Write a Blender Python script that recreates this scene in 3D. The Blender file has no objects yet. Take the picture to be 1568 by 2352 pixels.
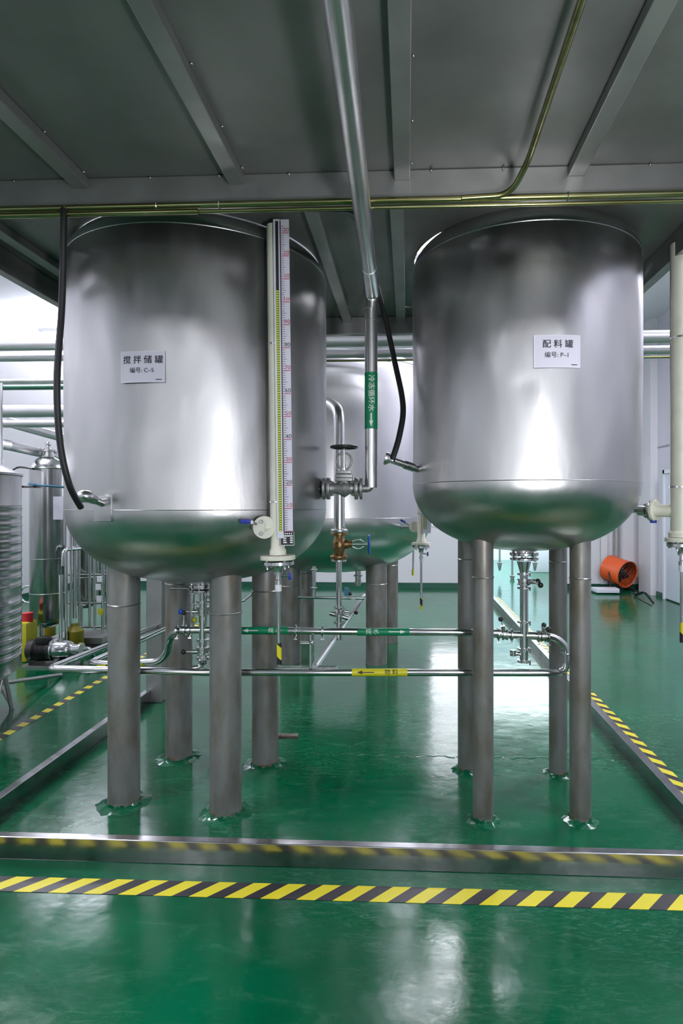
import bpy, bmesh, math, random
from mathutils import Vector, Matrix
random.seed(7)
PI = math.pi
S = bpy.context.scene
COL = S.collection

# ------------------------------------------------------------------ camera, world, exposure
F = 1350.0; CX = 873.0; CY = 1160.0; H = 1.5
TH = math.atan(62.0 / F)
FW = Vector((-math.sin(TH), math.cos(TH), 0)); RT = Vector((math.cos(TH), math.sin(TH), 0))
cam = bpy.data.cameras.new('camera'); camo = bpy.data.objects.new('camera', cam); COL.objects.link(camo)
cam.sensor_fit = 'VERTICAL'; cam.sensor_height = 36; cam.sensor_width = 24
cam.lens = F / 2352 * 36
cam.shift_x = -(CX - 784) / 2352; cam.shift_y = -(1176 - CY) / 2352
cam.clip_start = 0.05; cam.clip_end = 100
camo.location = (0, 0, H); camo.rotation_euler = (PI / 2, 0, TH)
S.camera = camo
w = bpy.data.worlds.new('world'); S.world = w; w.use_nodes = True
w.node_tree.nodes['Background'].inputs[0].default_value = (0.85, 0.87, 1.0, 1)
w.node_tree.nodes['Background'].inputs[1].default_value = 0.15
S.view_settings.view_transform = 'Standard'; S.view_settings.look = 'None'
S.view_settings.gamma = 1; S.view_settings.use_curve_mapping = False
S.view_settings.exposure = 0.1
S.cycles.max_bounces = 8; S.cycles.glossy_bounces = 5; S.cycles.diffuse_bounces = 4
S.cycles.sample_clamp_indirect = 6; S.cycles.caustics_reflective = False; S.cycles.caustics_refractive = False

def area(name, loc, rot, sx, sy, power, col=(0.93, 0.93, 1.0)):
    l = bpy.data.lights.new(name, 'AREA'); l.shape = 'RECTANGLE'; l.size = sx; l.size_y = sy
    l.energy = power; l.color = col
    o = bpy.data.objects.new(name, l); COL.objects.link(o); o.location = loc; o.rotation_euler = rot
    return o
# rows of hall ceiling lamps (front of the hall, behind the camera, and both aisles)
LAMPS = [(-3.6, -4.6, 36, 'left of the row behind the camera'), (0.2, -4.6, 40, 'middle of the row behind the camera'), (3.0, -4.6, 36, 'right of the row behind the camera'),
         (-4.3, 0.8, 110, 'near lamp of the left aisle'), (-4.3, 5.0, 150, 'far lamp of the left aisle'), (3.45, 0.6, 80, 'near lamp of the right aisle'), (3.45, 5.2, 120, 'far lamp of the right aisle'),
         (-5.3, 9.8, 10, 'lamp at the rear left'), (0.5, 7.3, 75, 'lamp behind the platform')]  # rear left lamp is added, mostly upward light to whiten the upper left hall
for x, y, p, _ in LAMPS:
    area('ceiling_lamp', (x, y, 4.27), (0, 0, 0), 1.15, 1.15, p)
    area('ceiling_uplight', (x, y, 4.36), (PI, 0, 0), 1.15, 1.15, (230 if x < -5 else p * (.5 if y < 0 else 1.9)))  # added upward light above each lamp, brightens the hall ceiling
# added window lights behind the camera, out of view, for highlights on the tanks
area('window_daylight', (3.3, -6.85, 2.0), (PI / 2, 0, 0), 1.2, 2.6, 22, (0.95, 0.96, 1.0))
area('window_daylight', (-0.4, -6.85, 2.0), (PI / 2, 0, 0), 1.2, 2.6, 22, (0.95, 0.96, 1.0))
area('window_daylight', (-4.6, -6.85, 2.0), (PI / 2, 0, 0), 1.2, 2.6, 16, (0.95, 0.96, 1.0))
# photographer's softbox on a stand just right of the camera
sb = area('softbox', (.68, .35, 2.0), (0, 0, 0), .24, .8, 5, (1, .99, 1))
sb.rotation_euler = (Vector((-.25, 3.0, 1.9)) - sb.location).to_track_quat('-Z', 'Y').to_euler()
# second strobe head, turned up at the deck and cross beam
sb2 = area('strobe_head', (.70, .40, 1.35), (0, 0, 0), .22, .3, 12, (.97, .96, 1))
sb2.rotation_euler = (Vector((.25, 2.7, 2.75)) - sb2.location).to_track_quat('-Z', 'Y').to_euler()
sb2.data.spread = 2.2
# bright filling room beyond the doorway
area('filling_room_lamp', (2.4, 13.5, 2.9), (0, 0, 0), 3.0, 3.5, 300, (0.86, 0.97, 1.0))

# ------------------------------------------------------------------ helpers
def P(px, py, d):
    return RT * ((px - CX) / F * d) + FW * d + Vector((0, 0, H - (py - CY) / F * d))
def W(px, d, z=0.0):
    v = RT * ((px - CX) / F * d) + FW * d; v.z = z; return v
def hit(px, py, c, R):
    """point where the view ray of a pixel meets a vertical cylinder, and its angle about the axis"""
    d = RT * ((px - CX) / F) + FW + Vector((0, 0, -(py - CY) / F))
    a = d.x ** 2 + d.y ** 2; b = -2 * (d.x * c[0] + d.y * c[1]); cc = c[0] ** 2 + c[1] ** 2 - R * R
    t = (-b - math.sqrt(max(0, b * b - 4 * a * cc))) / (2 * a)
    p = d * t + Vector((0, 0, H))
    return p, math.atan2(p.y - c[1], p.x - c[0])

def frame(axis):
    a = Vector(axis).normalized()
    u = a.cross(Vector((0, 0, 1)))
    if u.length < 1e-3: u = Vector((1, 0, 0))
    u.normalize(); v = a.cross(u).normalized()
    return a, u, v

def fillet(pts, r, n=7):
    pts = [Vector(p) for p in pts]; out = [pts[0]]
    for i in range(1, len(pts) - 1):
        a, b, c = pts[i - 1], pts[i], pts[i + 1]
        d1 = (a - b); d2 = (c - b); rr = min(r, d1.length * .48, d2.length * .48)
        p1 = b + d1.normalized() * rr; p2 = b + d2.normalized() * rr
        for k in range(n + 1):
            t = k / n; out.append(p1 * (1 - t) ** 2 + b * 2 * t * (1 - t) + p2 * t * t)
    out.append(pts[-1]); return out
def spline(pts, n=8):
    pts = [Vector(p) for p in pts]; P0 = [pts[0]] + pts + [pts[-1]]; out = []
    for i in range(1, len(P0) - 2):
        a, b, c, d = P0[i - 1:i + 3]
        for k in range(n):
            t = k / n
            out.append(0.5 * ((2 * b) + (c - a) * t + (2 * a - 5 * b + 4 * c - d) * t * t + (3 * b - a - 3 * c + d) * t ** 3))
    out.append(pts[-1]); return out

class MB:
    def __init__(s): s.bm = bmesh.new()
    def ring(s, c, u, v, r, n): return [s.bm.verts.new(c + u * (r * math.cos(2 * PI * k / n)) + v * (r * math.sin(2 * PI * k / n))) for k in range(n)]
    def bridge(s, A, B):
        n = len(A)
        for k in range(n):
            s.bm.faces.new((A[k], A[(k + 1) % n], B[(k + 1) % n], B[k]))
    def lathe(s, c, axis, prof, n=24, caps=True):
        """prof: (distance along the axis, radius)"""
        c = Vector(c); a, u, v = frame(axis); prev = None
        for i, (h, r) in enumerate(prof):
            R = s.ring(c + a * h, u, v, max(r, 1e-4), n)
            if prev: s.bridge(prev, R)
            elif caps: s.bm.faces.new(R[::-1])
            prev = R
        if caps: s.bm.faces.new(prev)
        return s
    def cyl(s, p0, p1, r, r2=None, n=20):
        p0 = Vector(p0); p1 = Vector(p1)
        return s.lathe(p0, p1 - p0, [(0, r), ((p1 - p0).length, r if r2 is None else r2)], n)
    def tube(s, pts, r, n=12):
        pts = [Vector(p) for p in pts]; prev = None; u = None
        for i, p in enumerate(pts):
            t = (pts[min(i + 1, len(pts) - 1)] - pts[max(i - 1, 0)]).normalized()
            if u is None: _, u, _ = frame(t)
            else:
                u = (u - t * u.dot(t)).normalized()
            v = t.cross(u)
            R = s.ring(p, u, v, r, n)
            if prev: s.bridge(prev, R)
            else: s.bm.faces.new(R[::-1])
            prev = R
        s.bm.faces.new(prev); return s
    def torus(s, c, axis, R, r, n=28, m=8):
        a, u, v = frame(axis); c = Vector(c); rings = []
        for k in range(n):
            t = 2 * PI * k / n; d = u * math.cos(t) + v * math.sin(t)
            rings.append([s.bm.verts.new(c + d * (R + r * math.cos(2 * PI * j / m)) + a * (r * math.sin(2 * PI * j / m))) for j in range(m)])
        for k in range(n): s.bridge(rings[k], rings[(k + 1) % n])
        return s
    def ball(s, c, r, n=12, sx=1, sy=1, sz=1):
        c = Vector(c); rows = []
        top = s.bm.verts.new(c + Vector((0, 0, r * sz))); bot = s.bm.verts.new(c - Vector((0, 0, r * sz)))
        for i in range(1, n // 2 + 1):
            t = PI * i / (n // 2 + 1)
            rows.append([s.bm.verts.new(c + Vector((r * sx * math.sin(t) * math.cos(2 * PI * k / n), r * sy * math.sin(t) * math.sin(2 * PI * k / n), r * sz * math.cos(t)))) for k in range(n)])
        for k in range(n):
            s.bm.faces.new((top, rows[0][k], rows[0][(k + 1) % n])); s.bm.faces.new((bot, rows[-1][(k + 1) % n], rows[-1][k]))
        for i in range(len(rows) - 1): s.bridge(rows[i], rows[i + 1])
        return s
    def obox(s, c, ex, ey, ez):
        """box with centre c and half-extent vectors"""
        c = Vector(c); ex = Vector(ex); ey = Vector(ey); ez = Vector(ez)
        V = [s.bm.verts.new(c + ex * a + ey * b + ez * d) for a in (-1, 1) for b in (-1, 1) for d in (-1, 1)]
        for f in ((0, 1, 3, 2), (4, 6, 7, 5), (0, 4, 5, 1), (2, 3, 7, 6), (0, 2, 6, 4), (1, 5, 7, 3)): s.bm.faces.new([V[i] for i in f])
        return s
    def box(s, x0, x1, y0, y1, z0, z1):
        return s.obox(((x0 + x1) / 2, (y0 + y1) / 2, (z0 + z1) / 2), ((x1 - x0) / 2, 0, 0), (0, (y1 - y0) / 2, 0), (0, 0, (z1 - z0) / 2))
    def poly(s, pts, ext):
        """prism: closed outline pushed along a vector"""
        e = Vector(ext); A = [s.bm.verts.new(Vector(p)) for p in pts]; B = [s.bm.verts.new(Vector(p) + e) for p in pts]
        s.bm.faces.new(A[::-1]); s.bm.faces.new(B); s.bridge(A, B); return s
    def hexa(s, c, axis, r, h): return s.lathe(c, axis, [(0, r), (h * .85, r), (h, r * .85)], 6)
    def build(s, name, mat, parent=None, bevel=0, smooth=True, kind=None, label=None, ang=38):
        bm = s.bm
        bmesh.ops.remove_doubles(bm, verts=bm.verts, dist=1e-6)
        bmesh.ops.recalc_face_normals(bm, faces=bm.faces)
        if bevel: bmesh.ops.bevel(bm, geom=[e for e in bm.edges if len(e.link_faces) == 2 and e.calc_face_angle(0) > .6], offset=bevel, segments=2, affect='EDGES', profile=.6)
        if smooth:
            for f in bm.faces: f.smooth = True
            for e in bm.edges:
                if len(e.link_faces) == 2 and e.calc_face_angle(0) > math.radians(ang): e.smooth = False
        org = Vector((0, 0, 0)); q = parent
        while q is not None: org += q.location; q = q.parent
        if parent is None:   # origin at the base of the thing itself
            xs = [v.co for v in bm.verts]
            org = Vector(((min(c.x for c in xs) + max(c.x for c in xs)) / 2, (min(c.y for c in xs) + max(c.y for c in xs)) / 2, min(c.z for c in xs)))
        bmesh.ops.translate(bm, verts=bm.verts, vec=-org)
        me = bpy.data.meshes.new(name); bm.to_mesh(me); bm.free()
        me.materials.append(mat)
        o = bpy.data.objects.new(name, me); COL.objects.link(o)
        if parent is None: o.location = org
        else: o.parent = parent
        if kind: o['kind'] = kind
        if label: o['label'] = label
        return o

def thing(name, label, cat, loc=(0, 0, 0), group=None):
    o = bpy.data.objects.new(name, None); COL.objects.link(o); o.location = loc
    o.empty_display_size = .05
    o['label'] = label; o['category'] = cat
    if group: o['group'] = group
    return o
def tag(o, label, cat, group=None):
    o['label'] = label; o['category'] = cat
    if group: o['group'] = group
    return o

# ------------------------------------------------------------------ materials
def mat(name, col, rough=.5, metal=0, emit=None, es=1, coat=0, spec=None):
    m = bpy.data.materials.new(name); m.use_nodes = True; b = m.node_tree.nodes['Principled BSDF']
    b.inputs['Base Color'].default_value = (*col, 1); b.inputs['Roughness'].default_value = rough; b.inputs['Metallic'].default_value = metal
    b.inputs['Coat Weight'].default_value = coat
    if spec is not None: b.inputs['Specular IOR Level'].default_value = spec
    if emit: b.inputs['Emission Color'].default_value = (*emit, 1); b.inputs['Emission Strength'].default_value = es
    return m
def N(m, t, **k):
    n = m.node_tree.nodes.new(t)
    for a, v in k.items(): setattr(n, a, v)
    return n
def L(m, a, b): m.node_tree.links.new(a, b)
def vary(m, c2, scale=(6, 6, 6), lo=.4, hi=.7, rough=None, bump=0, bscale=None, detail=5, amount=1.0):
    """mix the base colour towards c2 through stretched noise; optional roughness range and bump"""
    b = m.node_tree.nodes['Principled BSDF']; c1 = tuple(b.inputs['Base Color'].default_value)
    tc = N(m, 'ShaderNodeTexCoord'); mp = N(m, 'ShaderNodeMapping'); mp.inputs['Scale'].default_value = scale
    nz = N(m, 'ShaderNodeTexNoise'); nz.inputs['Detail'].default_value = detail; nz.inputs['Scale'].default_value = 1
    L(m, tc.outputs['Object'], mp.inputs[0]); L(m, mp.outputs[0], nz.inputs[0])
    r = N(m, 'ShaderNodeMapRange'); r.inputs[1].default_value = lo; r.inputs[2].default_value = hi; r.inputs[4].default_value = amount
    L(m, nz.outputs[0], r.inputs[0])
    mx = N(m, 'ShaderNodeMix', data_type='RGBA'); mx.inputs[6].default_value = c1; mx.inputs[7].default_value = (*c2, 1)
    L(m, r.outputs[0], mx.inputs[0]); L(m, mx.outputs[2], b.inputs['Base Color'])
    if rough:
        q = N(m, 'ShaderNodeMapRange'); q.inputs[1].default_value = .3; q.inputs[2].default_value = .7
        q.inputs[3].default_value = rough[0]; q.inputs[4].default_value = rough[1]
        n2 = N(m, 'ShaderNodeTexNoise'); n2.inputs['Detail'].default_value = 6 if detail > 2 else 1.5; n2.inputs['Scale'].default_value = 1.7
        L(m, mp.outputs[0], n2.inputs[0]); L(m, n2.outputs[0], q.inputs[0]); L(m, q.outputs[0], b.inputs['Roughness'])
    if bump:
        n3 = N(m, 'ShaderNodeTexNoise'); n3.inputs['Detail'].default_value = 4; n3.inputs['Scale'].default_value = 1
        mp2 = N(m, 'ShaderNodeMapping'); mp2.inputs['Scale'].default_value = bscale or scale
        L(m, tc.outputs['Object'], mp2.inputs[0]); L(m, mp2.outputs[0], n3.inputs[0])
        bp = N(m, 'ShaderNodeBump'); bp.inputs['Strength'].default_value = bump; bp.inputs['Distance'].default_value = .02
        L(m, n3.outputs[0], bp.inputs['Height']); L(m, bp.outputs[0], b.inputs['Normal'])
    return m

M_tank = vary(mat('brushed_steel', (.52, .52, .52), .3, 1), (.41, .41, .41), (5, 5, 1.8), .2, .8, (.29, .40), .16, (8, 8, 2.6), detail=1, amount=.9)
def brushed(m, an=.6):
    b = m.node_tree.nodes['Principled BSDF']; b.inputs['Anisotropic'].default_value = an
    t = N(m, 'ShaderNodeTangent'); t.direction_type = 'RADIAL'; t.axis = 'Z'; L(m, t.outputs[0], b.inputs['Tangent'])
brushed(M_tank)
M_tank2 = vary(mat('brushed_steel_satin', (.70, .70, .71), .3, 1), (.6, .6, .61), (4, 4, 1.5), .15, .85, (.285, .34), 0, None, detail=1)
brushed(M_tank2)
M_weld = mat('weld_bead', (.42, .42, .43), .35, 1)
M_leg = vary(mat('dull_steel_pipe', (.27, .265, .26), .45, .6), (.17, .15, .11), (11, 11, 4), .42, .72, (.38, .52), .08, (20, 20, 8))
M_rust = vary(mat('rust_stain', (.16, .085, .045), .7, .2), (.2, .19, .18), (25, 25, 25), .4, .55)
M_pol = mat('polished_steel', (.62, .62, .63), .11, 1)
M_pol2 = vary(mat('polished_steel_worn', (.6, .6, .6), .2, 1), (.42, .42, .43), (30, 30, 30), .5, .7, (.13, .26))
M_polw = vary(mat('brushed_vessel_steel', (.46, .46, .465), .24, 1), (.34, .34, .345), (14, 14, 3), .3, .7, (.20, .265))
M_alu = vary(mat('aluminium_jacket', (.64, .64, .65), .3, 1), (.54, .54, .54), (4, 4, 4), .35, .7, (.285, .36))
M_alu2 = mat('matt_aluminium_jacket', (.62, .62, .64), .42, .75)
M_cast = vary(mat('cast_grey_paint', (.34, .34, .34), .42, .6), (.22, .22, .22), (40, 40, 40), .4, .7)
M_black = mat('black_rubber', (.012, .012, .014), .42)
M_blackp = mat('black_plastic', (.02, .02, .022), .3)
M_pvc = vary(mat('cream_paint', (.74, .73, .62), .35), (.62, .61, .5), (8, 8, 8), .5, .75)
M_white = mat('white_plastic', (.72, .71, .78), .35)
M_paper = mat('label_paper', (.66, .64, .74), .45)
M_ink = mat('label_ink', (.02, .015, .03), .5)
M_red = mat('red_ink', (.45, .02, .05), .5)
M_blue = mat('blue_grip', (.01, .03, .32), .35)
M_blue2 = mat('bright_blue_paint', (.01, .10, .55), .35)
M_brass = vary(mat('oxidised_brass', (.36, .22, .10), .38, .8), (.16, .09, .04), (50, 50, 50), .4, .65)
M_cond = vary(mat('zinc_conduit', (.34, .33, .17), .22, .95), (.22, .20, .08), (4, 30, 30), .4, .7)
M_platS = vary(mat('deck_sheet_steel', (.27, .27, .268), .42, .6), (.19, .19, .188), (2.2, 2.2, 2.2), .4, .7, (.38, .52), .06, (2.5, 2.5, 2.5))
M_beam = vary(mat('beam_steel', (.36, .36, .355), .36, .7), (.29, .29, .285), (5, 5, 5), .4, .7, (.32, .44))
M_kerb = vary(mat('kerb_steel', (.42, .42, .43), .22, 1), (.30, .30, .30), (6, 6, 6), .45, .7, (.13, .26), .03, (6, 6, 6))
M_orange = mat('orange_paint', (.62, .09, .015), .38)
M_green = mat('green_sticker', (.0, .22, .09), .4)
M_yellow = mat('yellow_sticker', (.66, .60, .02), .4)
M_yellowcan = mat('yellow_plastic', (.55, .50, .02), .4)
M_whiteink = mat('white_ink', (.75, .78, .75), .5)
M_flip = mat('lime_flipper', (.58, .68, .03), .4)
M_wall = mat('wall_panel', (.66, .66, .69), .35)
M_wallR = mat('side_wall_panel', (.56, .55, .62), .22)
M_ceil = mat('ceiling_panel', (.80, .80, .84), .6)
M_room = mat('clean_room_panel', (.66, .81, .86), .3)
M_lamp = mat('lamp_diffuser', (.9, .9, .95), .5, emit=(.93, .93, 1.0), es=3)
M_glassd = mat('daylit_glass', (.9, .9, .95), .3, emit=(.95, .95, 1.0), es=1.0)  # glow of the added windows behind the camera
M_glassb = mat('daylit_glass_rear', (.9, .9, .95), .3, emit=(.93, .92, 1.0), es=5)
M_tray = mat('white_tray', (.70, .68, .78), .35)
M_skirt = mat('skirting_green', (.01, .07, .045), .3)
M_door = mat('door_paint', (.58, .62, .70), .25)
M_drum = mat('dull_yellow_plastic', (.24, .20, .01), .45)
M_greenpipe = mat('green_pipe_paint', (.05, .17, .11), .3, .3)

# green epoxy floor: mottled, scuffed, glossy
M_floor = mat('green_epoxy', (.0, .112, .056), .14, spec=.32)
def build_floor_mat(m):
    b = m.node_tree.nodes['Principled BSDF']; tc = N(m, 'ShaderNodeTexCoord')
    n1 = N(m, 'ShaderNodeTexNoise'); n1.inputs['Scale'].default_value = 1.3; n1.inputs['Detail'].default_value = 8; n1.inputs['Roughness'].default_value = .65
    L(m, tc.outputs['Object'], n1.inputs[0])
    cr = N(m, 'ShaderNodeValToRGB'); e = cr.color_ramp.elements
    e[0].position = .35; e[0].color = (.0, .064, .024, 1); e[1].position = .68; e[1].color = (.0, .104, .043, 1)
    L(m, n1.outputs[0], cr.inputs[0])
    # pale scuffs with a shape of their own
    mp = N(m, 'ShaderNodeMapping'); mp.inputs['Scale'].default_value = (2.2, 5.5, 1); mp.inputs['Rotation'].default_value = (0, 0, .2)
    n2 = N(m, 'ShaderNodeTexNoise'); n2.inputs['Scale'].default_value = 2.6; n2.inputs['Detail'].default_value = 12; n2.inputs['Roughness'].default_value = .78; n2.inputs['Distortion'].default_value = .6
    L(m, tc.outputs['Object'], mp.inputs[0]); L(m, mp.outputs[0], n2.inputs[0])
    r = N(m, 'ShaderNodeMapRange'); r.inputs[1].default_value = .54; r.inputs[2].default_value = .74; r.inputs[4].default_value = .20
    L(m, n2.outputs[0], r.inputs[0])
    mx = N(m, 'ShaderNodeMix', data_type='RGBA'); mx.inputs[7].default_value = (.12, .28, .20, 1)
    L(m, r.outputs[0], mx.inputs[0]); L(m, cr.outputs[0], mx.inputs[6]); L(m, mx.outputs[2], b.inputs['Base Color'])
    # fine worn streaks inside larger worn areas
    mp3 = N(m, 'ShaderNodeMapping'); mp3.inputs['Scale'].default_value = (9, 38, 1); mp3.inputs['Rotation'].default_value = (0, 0, -.12)
    n6 = N(m, 'ShaderNodeTexNoise'); n6.inputs['Scale'].default_value = 1.6; n6.inputs['Detail'].default_value = 8; n6.inputs['Roughness'].default_value = .8; n6.inputs['Distortion'].default_value = 1.2
    L(m, tc.outputs['Object'], mp3.inputs[0]); L(m, mp3.outputs[0], n6.inputs[0])
    r6 = N(m, 'ShaderNodeMapRange'); r6.inputs[1].default_value = .50; r6.inputs[2].default_value = .70; L(m, n6.outputs[0], r6.inputs[0])
    n7 = N(m, 'ShaderNodeTexNoise'); n7.inputs['Scale'].default_value = 1.1; n7.inputs['Detail'].default_value = 3; L(m, tc.outputs['Object'], n7.inputs[0])
    r7 = N(m, 'ShaderNodeMapRange'); r7.inputs[1].default_value = .48; r7.inputs[2].default_value = .64; r7.inputs[4].default_value = .5; L(m, n7.outputs[0], r7.inputs[0])
    m6 = N(m, 'ShaderNodeMath', operation='MULTIPLY'); L(m, r6.outputs[0], m6.inputs[0]); L(m, r7.outputs[0], m6.inputs[1])
    mx6 = N(m, 'ShaderNodeMix', data_type='RGBA'); mx6.inputs[7].default_value = (.13, .29, .21, 1)
    L(m, m6.outputs[0], mx6.inputs[0]); L(m, mx.outputs[2], mx6.inputs[6]); L(m, mx6.outputs[2], b.inputs['Base Color'])
    q = N(m, 'ShaderNodeMapRange'); q.inputs[1].default_value = .35; q.inputs[2].default_value = .72; q.inputs[3].default_value = .08; q.inputs[4].default_value = .24
    L(m, n2.outputs[0], q.inputs[0]); L(m, q.outputs[0], b.inputs['Roughness'])
    n3 = N(m, 'ShaderNodeTexNoise'); n3.inputs['Scale'].default_value = 5; n3.inputs['Detail'].default_value = 3
    L(m, tc.outputs['Object'], n3.inputs[0])
    n4 = N(m, 'ShaderNodeTexNoise'); n4.inputs['Scale'].default_value = 55; n4.inputs['Detail'].default_value = 3
    L(m, tc.outputs['Object'], n4.inputs[0])
    ad = N(m, 'ShaderNodeMath', operation='MULTIPLY_ADD'); ad.inputs[1].default_value = .08
    L(m, n4.outputs[0], ad.inputs[0]); L(m, n3.outputs[0], ad.inputs[2])
    bp = N(m, 'ShaderNodeBump'); bp.inputs['Strength'].default_value = .09; bp.inputs['Distance'].default_value = .02
    L(m, ad.outputs[0], bp.inputs['Height']); L(m, bp.outputs[0], b.inputs['Normal'])
build_floor_mat(M_floor)

def stripes(name, along, across, pitch, slant, frac, c1=(.68, .60, .02), c2=(.015, .013, .018), rough=.35):
    """hazard stripes in the thing's own coordinates: value = (along + slant*across)/pitch"""
    m = mat(name, c1, rough); b = m.node_tree.nodes['Principled BSDF']
    tc = N(m, 'ShaderNodeTexCoord'); sp = N(m, 'ShaderNodeSeparateXYZ'); L(m, tc.outputs['Object'], sp.inputs[0])
    ma = N(m, 'ShaderNodeMath', operation='MULTIPLY_ADD'); ma.inputs[1].default_value = slant
    L(m, sp.outputs[across], ma.inputs[0]); L(m, sp.outputs[along], ma.inputs[2])
    dv = N(m, 'ShaderNodeMath', operation='DIVIDE'); dv.inputs[1].default_value = pitch; L(m, ma.outputs[0], dv.inputs[0])
    fr = N(m, 'ShaderNodeMath', operation='FRACT'); L(m, dv.outputs[0], fr.inputs[0])
    gt = N(m, 'ShaderNodeMath', operation='GREATER_THAN'); gt.inputs[1].default_value = frac; L(m, fr.outputs[0], gt.inputs[0])
    mx = N(m, 'ShaderNodeMix', data_type='RGBA'); mx.inputs[6].default_value = (*c1, 1); mx.inputs[7].default_value = (*c2, 1)
    L(m, gt.outputs[0], mx.inputs[0]); L(m, mx.outputs[2], b.inputs['Base Color'])
    return m
M_tapeF = stripes('hazard_tape_front', 0, 1, .1375, -1.0, .52)
M_tapeR = stripes('hazard_tape_right', 1, 0, .1375, 1.0, .52)
M_tapeL = stripes('hazard_tape_left', 1, 0, .1375, 0.25, .5)
M_tapeP = stripes('hazard_tape_pipe', 2, 0, .11, 1.0, .5)

# ------------------------------------------------------------------ lettering
def text_bm(s, size, bold=0.0, sx=1.0):
    cu = bpy.data.curves.new('t', 'FONT'); cu.body = s; cu.size = size; cu.align_x = 'CENTER'; cu.align_y = 'CENTER'
    cu.resolution_u = 3; cu.offset = bold
    o = bpy.data.objects.new('t', cu); COL.objects.link(o)
    bpy.context.view_layer.update()
    me = bpy.data.meshes.new_from_object(o.evaluated_get(bpy.context.evaluated_depsgraph_get()))
    bm = bmesh.new(); bm.from_mesh(me)
    bpy.data.objects.remove(o); bpy.data.curves.remove(cu); bpy.data.meshes.remove(me)
    for v in bm.verts: v.co.x *= sx
    return bm
def cut(bm, axis, step):
    co = [v.co[axis] for v in bm.verts]
    if not co: return
    a = math.floor(min(co) / step) * step
    while a < max(co):
        n = Vector((0, 0, 0)); n[axis] = 1; p = Vector((0, 0, 0)); p[axis] = a
        bmesh.ops.bisect_plane(bm, geom=bm.verts[:] + bm.edges[:] + bm.faces[:], plane_co=p, plane_no=n); a += step
def marks(name, m, parent, fn, items, cutaxis=None, step=.01):
    """items: ('t', string, size, x, y, bold) or ('p', [(x,y)..]) laid out on a flat sheet then mapped by fn(x, y)"""
    s = MB()
    full = []
    for it in items:
        if it[0] == 't' and len(it) > 5 and it[5] > 0:      # heavier strokes: the same glyphs laid down again a hair to the side
            full += [it[:3] + (it[3] + dx * it[5], it[4] + dy * it[5]) for dx, dy in ((-1, 0), (1, 0), (0, .7), (0, -.7))]
        else: full.append(it)
    for it in full:
        if it[0] == 't':
            b = text_bm(it[1], it[2])
            for v in b.verts: v.co.x += it[3]; v.co.y += it[4]
        else:
            b = bmesh.new(); b.faces.new([b.verts.new((x, y, 0)) for x, y in it[1]])
        if cutaxis is not None: cut(b, cutaxis, step)
        mp = {}
        for v in b.verts: mp[v] = s.bm.verts.new(fn(v.co.x, v.co.y))
        for f in b.faces:
            try: s.bm.faces.new([mp[v] for v in f.verts])
            except ValueError: pass
        b.free()
    return s.build(name, m, parent, smooth=False)
def on_vert(c, R, phi, z0, off):     # sheet wrapped round a vertical cylinder, x to the right as seen from outside
    return lambda x, y: Vector((c[0] + (R + off) * math.cos(phi + x / R), c[1] + (R + off) * math.sin(phi + x / R), z0 + y))
def on_pipe(o, u, n, r, off):        # sheet wrapped round a pipe whose axis is u, facing n
    u = Vector(u).normalized(); n = Vector(n).normalized(); v = n.cross(u)
    if v.z < -0.5: v = -v
    return lambda x, y: Vector(o) + u * x + (n * math.cos(y / r) + v * math.sin(y / r)) * (r + off)
def arrow(x0, x1, y, hw, hh, hl):
    d = 1 if x1 > x0 else -1; xn = x1 - d * hl
    return ('p', [(x0, y - hw), (xn, y - hw), (xn, y - hh), (x1, y), (xn, y + hh), (xn, y + hw), (x0, y + hw)])

# ------------------------------------------------------------------ shared fittings
def flange(parent, c, axis, r, t, m, nb=0, bm_=None, br=.008, bore=0, name='flange'):
    c = Vector(c); a, u, v = frame(axis)
    f = MB().lathe(c - a * t / 2, a, [(0, r * .97), (t * .12, r), (t * .88, r), (t, r * .97)], 28).build(name, m, parent)
    for k in range(nb):
        q = 2 * PI * (k + .5) / nb; p = c + (u * math.cos(q) + v * math.sin(q)) * r * .78
        s = MB(); s.hexa(p + a * t / 2, a, br, br * 1.0); s.hexa(p - a * t / 2, -a, br, br * 1.0); s.cyl(p + a * t / 2, p + a * (t / 2 + br * 1.9), br * .5, n=8); s.cyl(p - a * t / 2, p - a * (t / 2 + br * 1.9), br * .5, n=8)
        s.build('bolt', bm_ or M_pol2, f)
    return f
def clamp(parent, c, axis, r, m=None):
    """sanitary tri-clamp with its wing nut"""
    c = Vector(c); a, u, v = frame(axis)
    o = MB().lathe(c - a * r * .28, a, [(0, r * 1.12), (r * .08, r * 1.42), (r * .48, r * 1.42), (r * .56, r * 1.12)], 24).build('clamp', m or M_pol2, parent)
    s = MB(); d = (v * (1 if abs(v.z) > .5 else -.6) * (-1 if v.z > 0 else 1) + u * .3).normalized()
    s.cyl(c + d * r * 1.35, c + d * r * 2.1, r * .13, n=8); s.obox(c + d * r * 2.0, a * r * .42, d * r * .16, d.cross(a) * r * .08)
    s.build('wing_nut', M_pol2, o); return o
def lever(parent, c, tip, r, m):
    s = MB().cyl(c, tip, r * .22, n=8).build('lever', M_pol2, parent)
    MB().ball(tip, r, 12).build('knob', m, s)
def butterfly(parent, c, axis, r, hdir, hl, m):
    c = Vector(c); a, u, v = frame(axis); hd = Vector(hdir).normalized()
    b = MB().lathe(c - a * r * .7, a, [(0, r * 1.05), (r * .1, r * 1.4), (r * .35, r * 1.4), (r * .4, r * 1.2), (r * 1.0, r * 1.2), (r * 1.05, r * 1.4), (r * 1.3, r * 1.4), (r * 1.4, r * 1.05)], 22).build('valve_body', M_pol2, parent)
    MB().cyl(c, c + hd * r * 2.3, r * .5, n=12).build('valve_neck', M_pol2, b)
    lever(parent, c + hd * r * 2.2, c + hd * (r * 2.2 + hl), r * .62, m)

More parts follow.
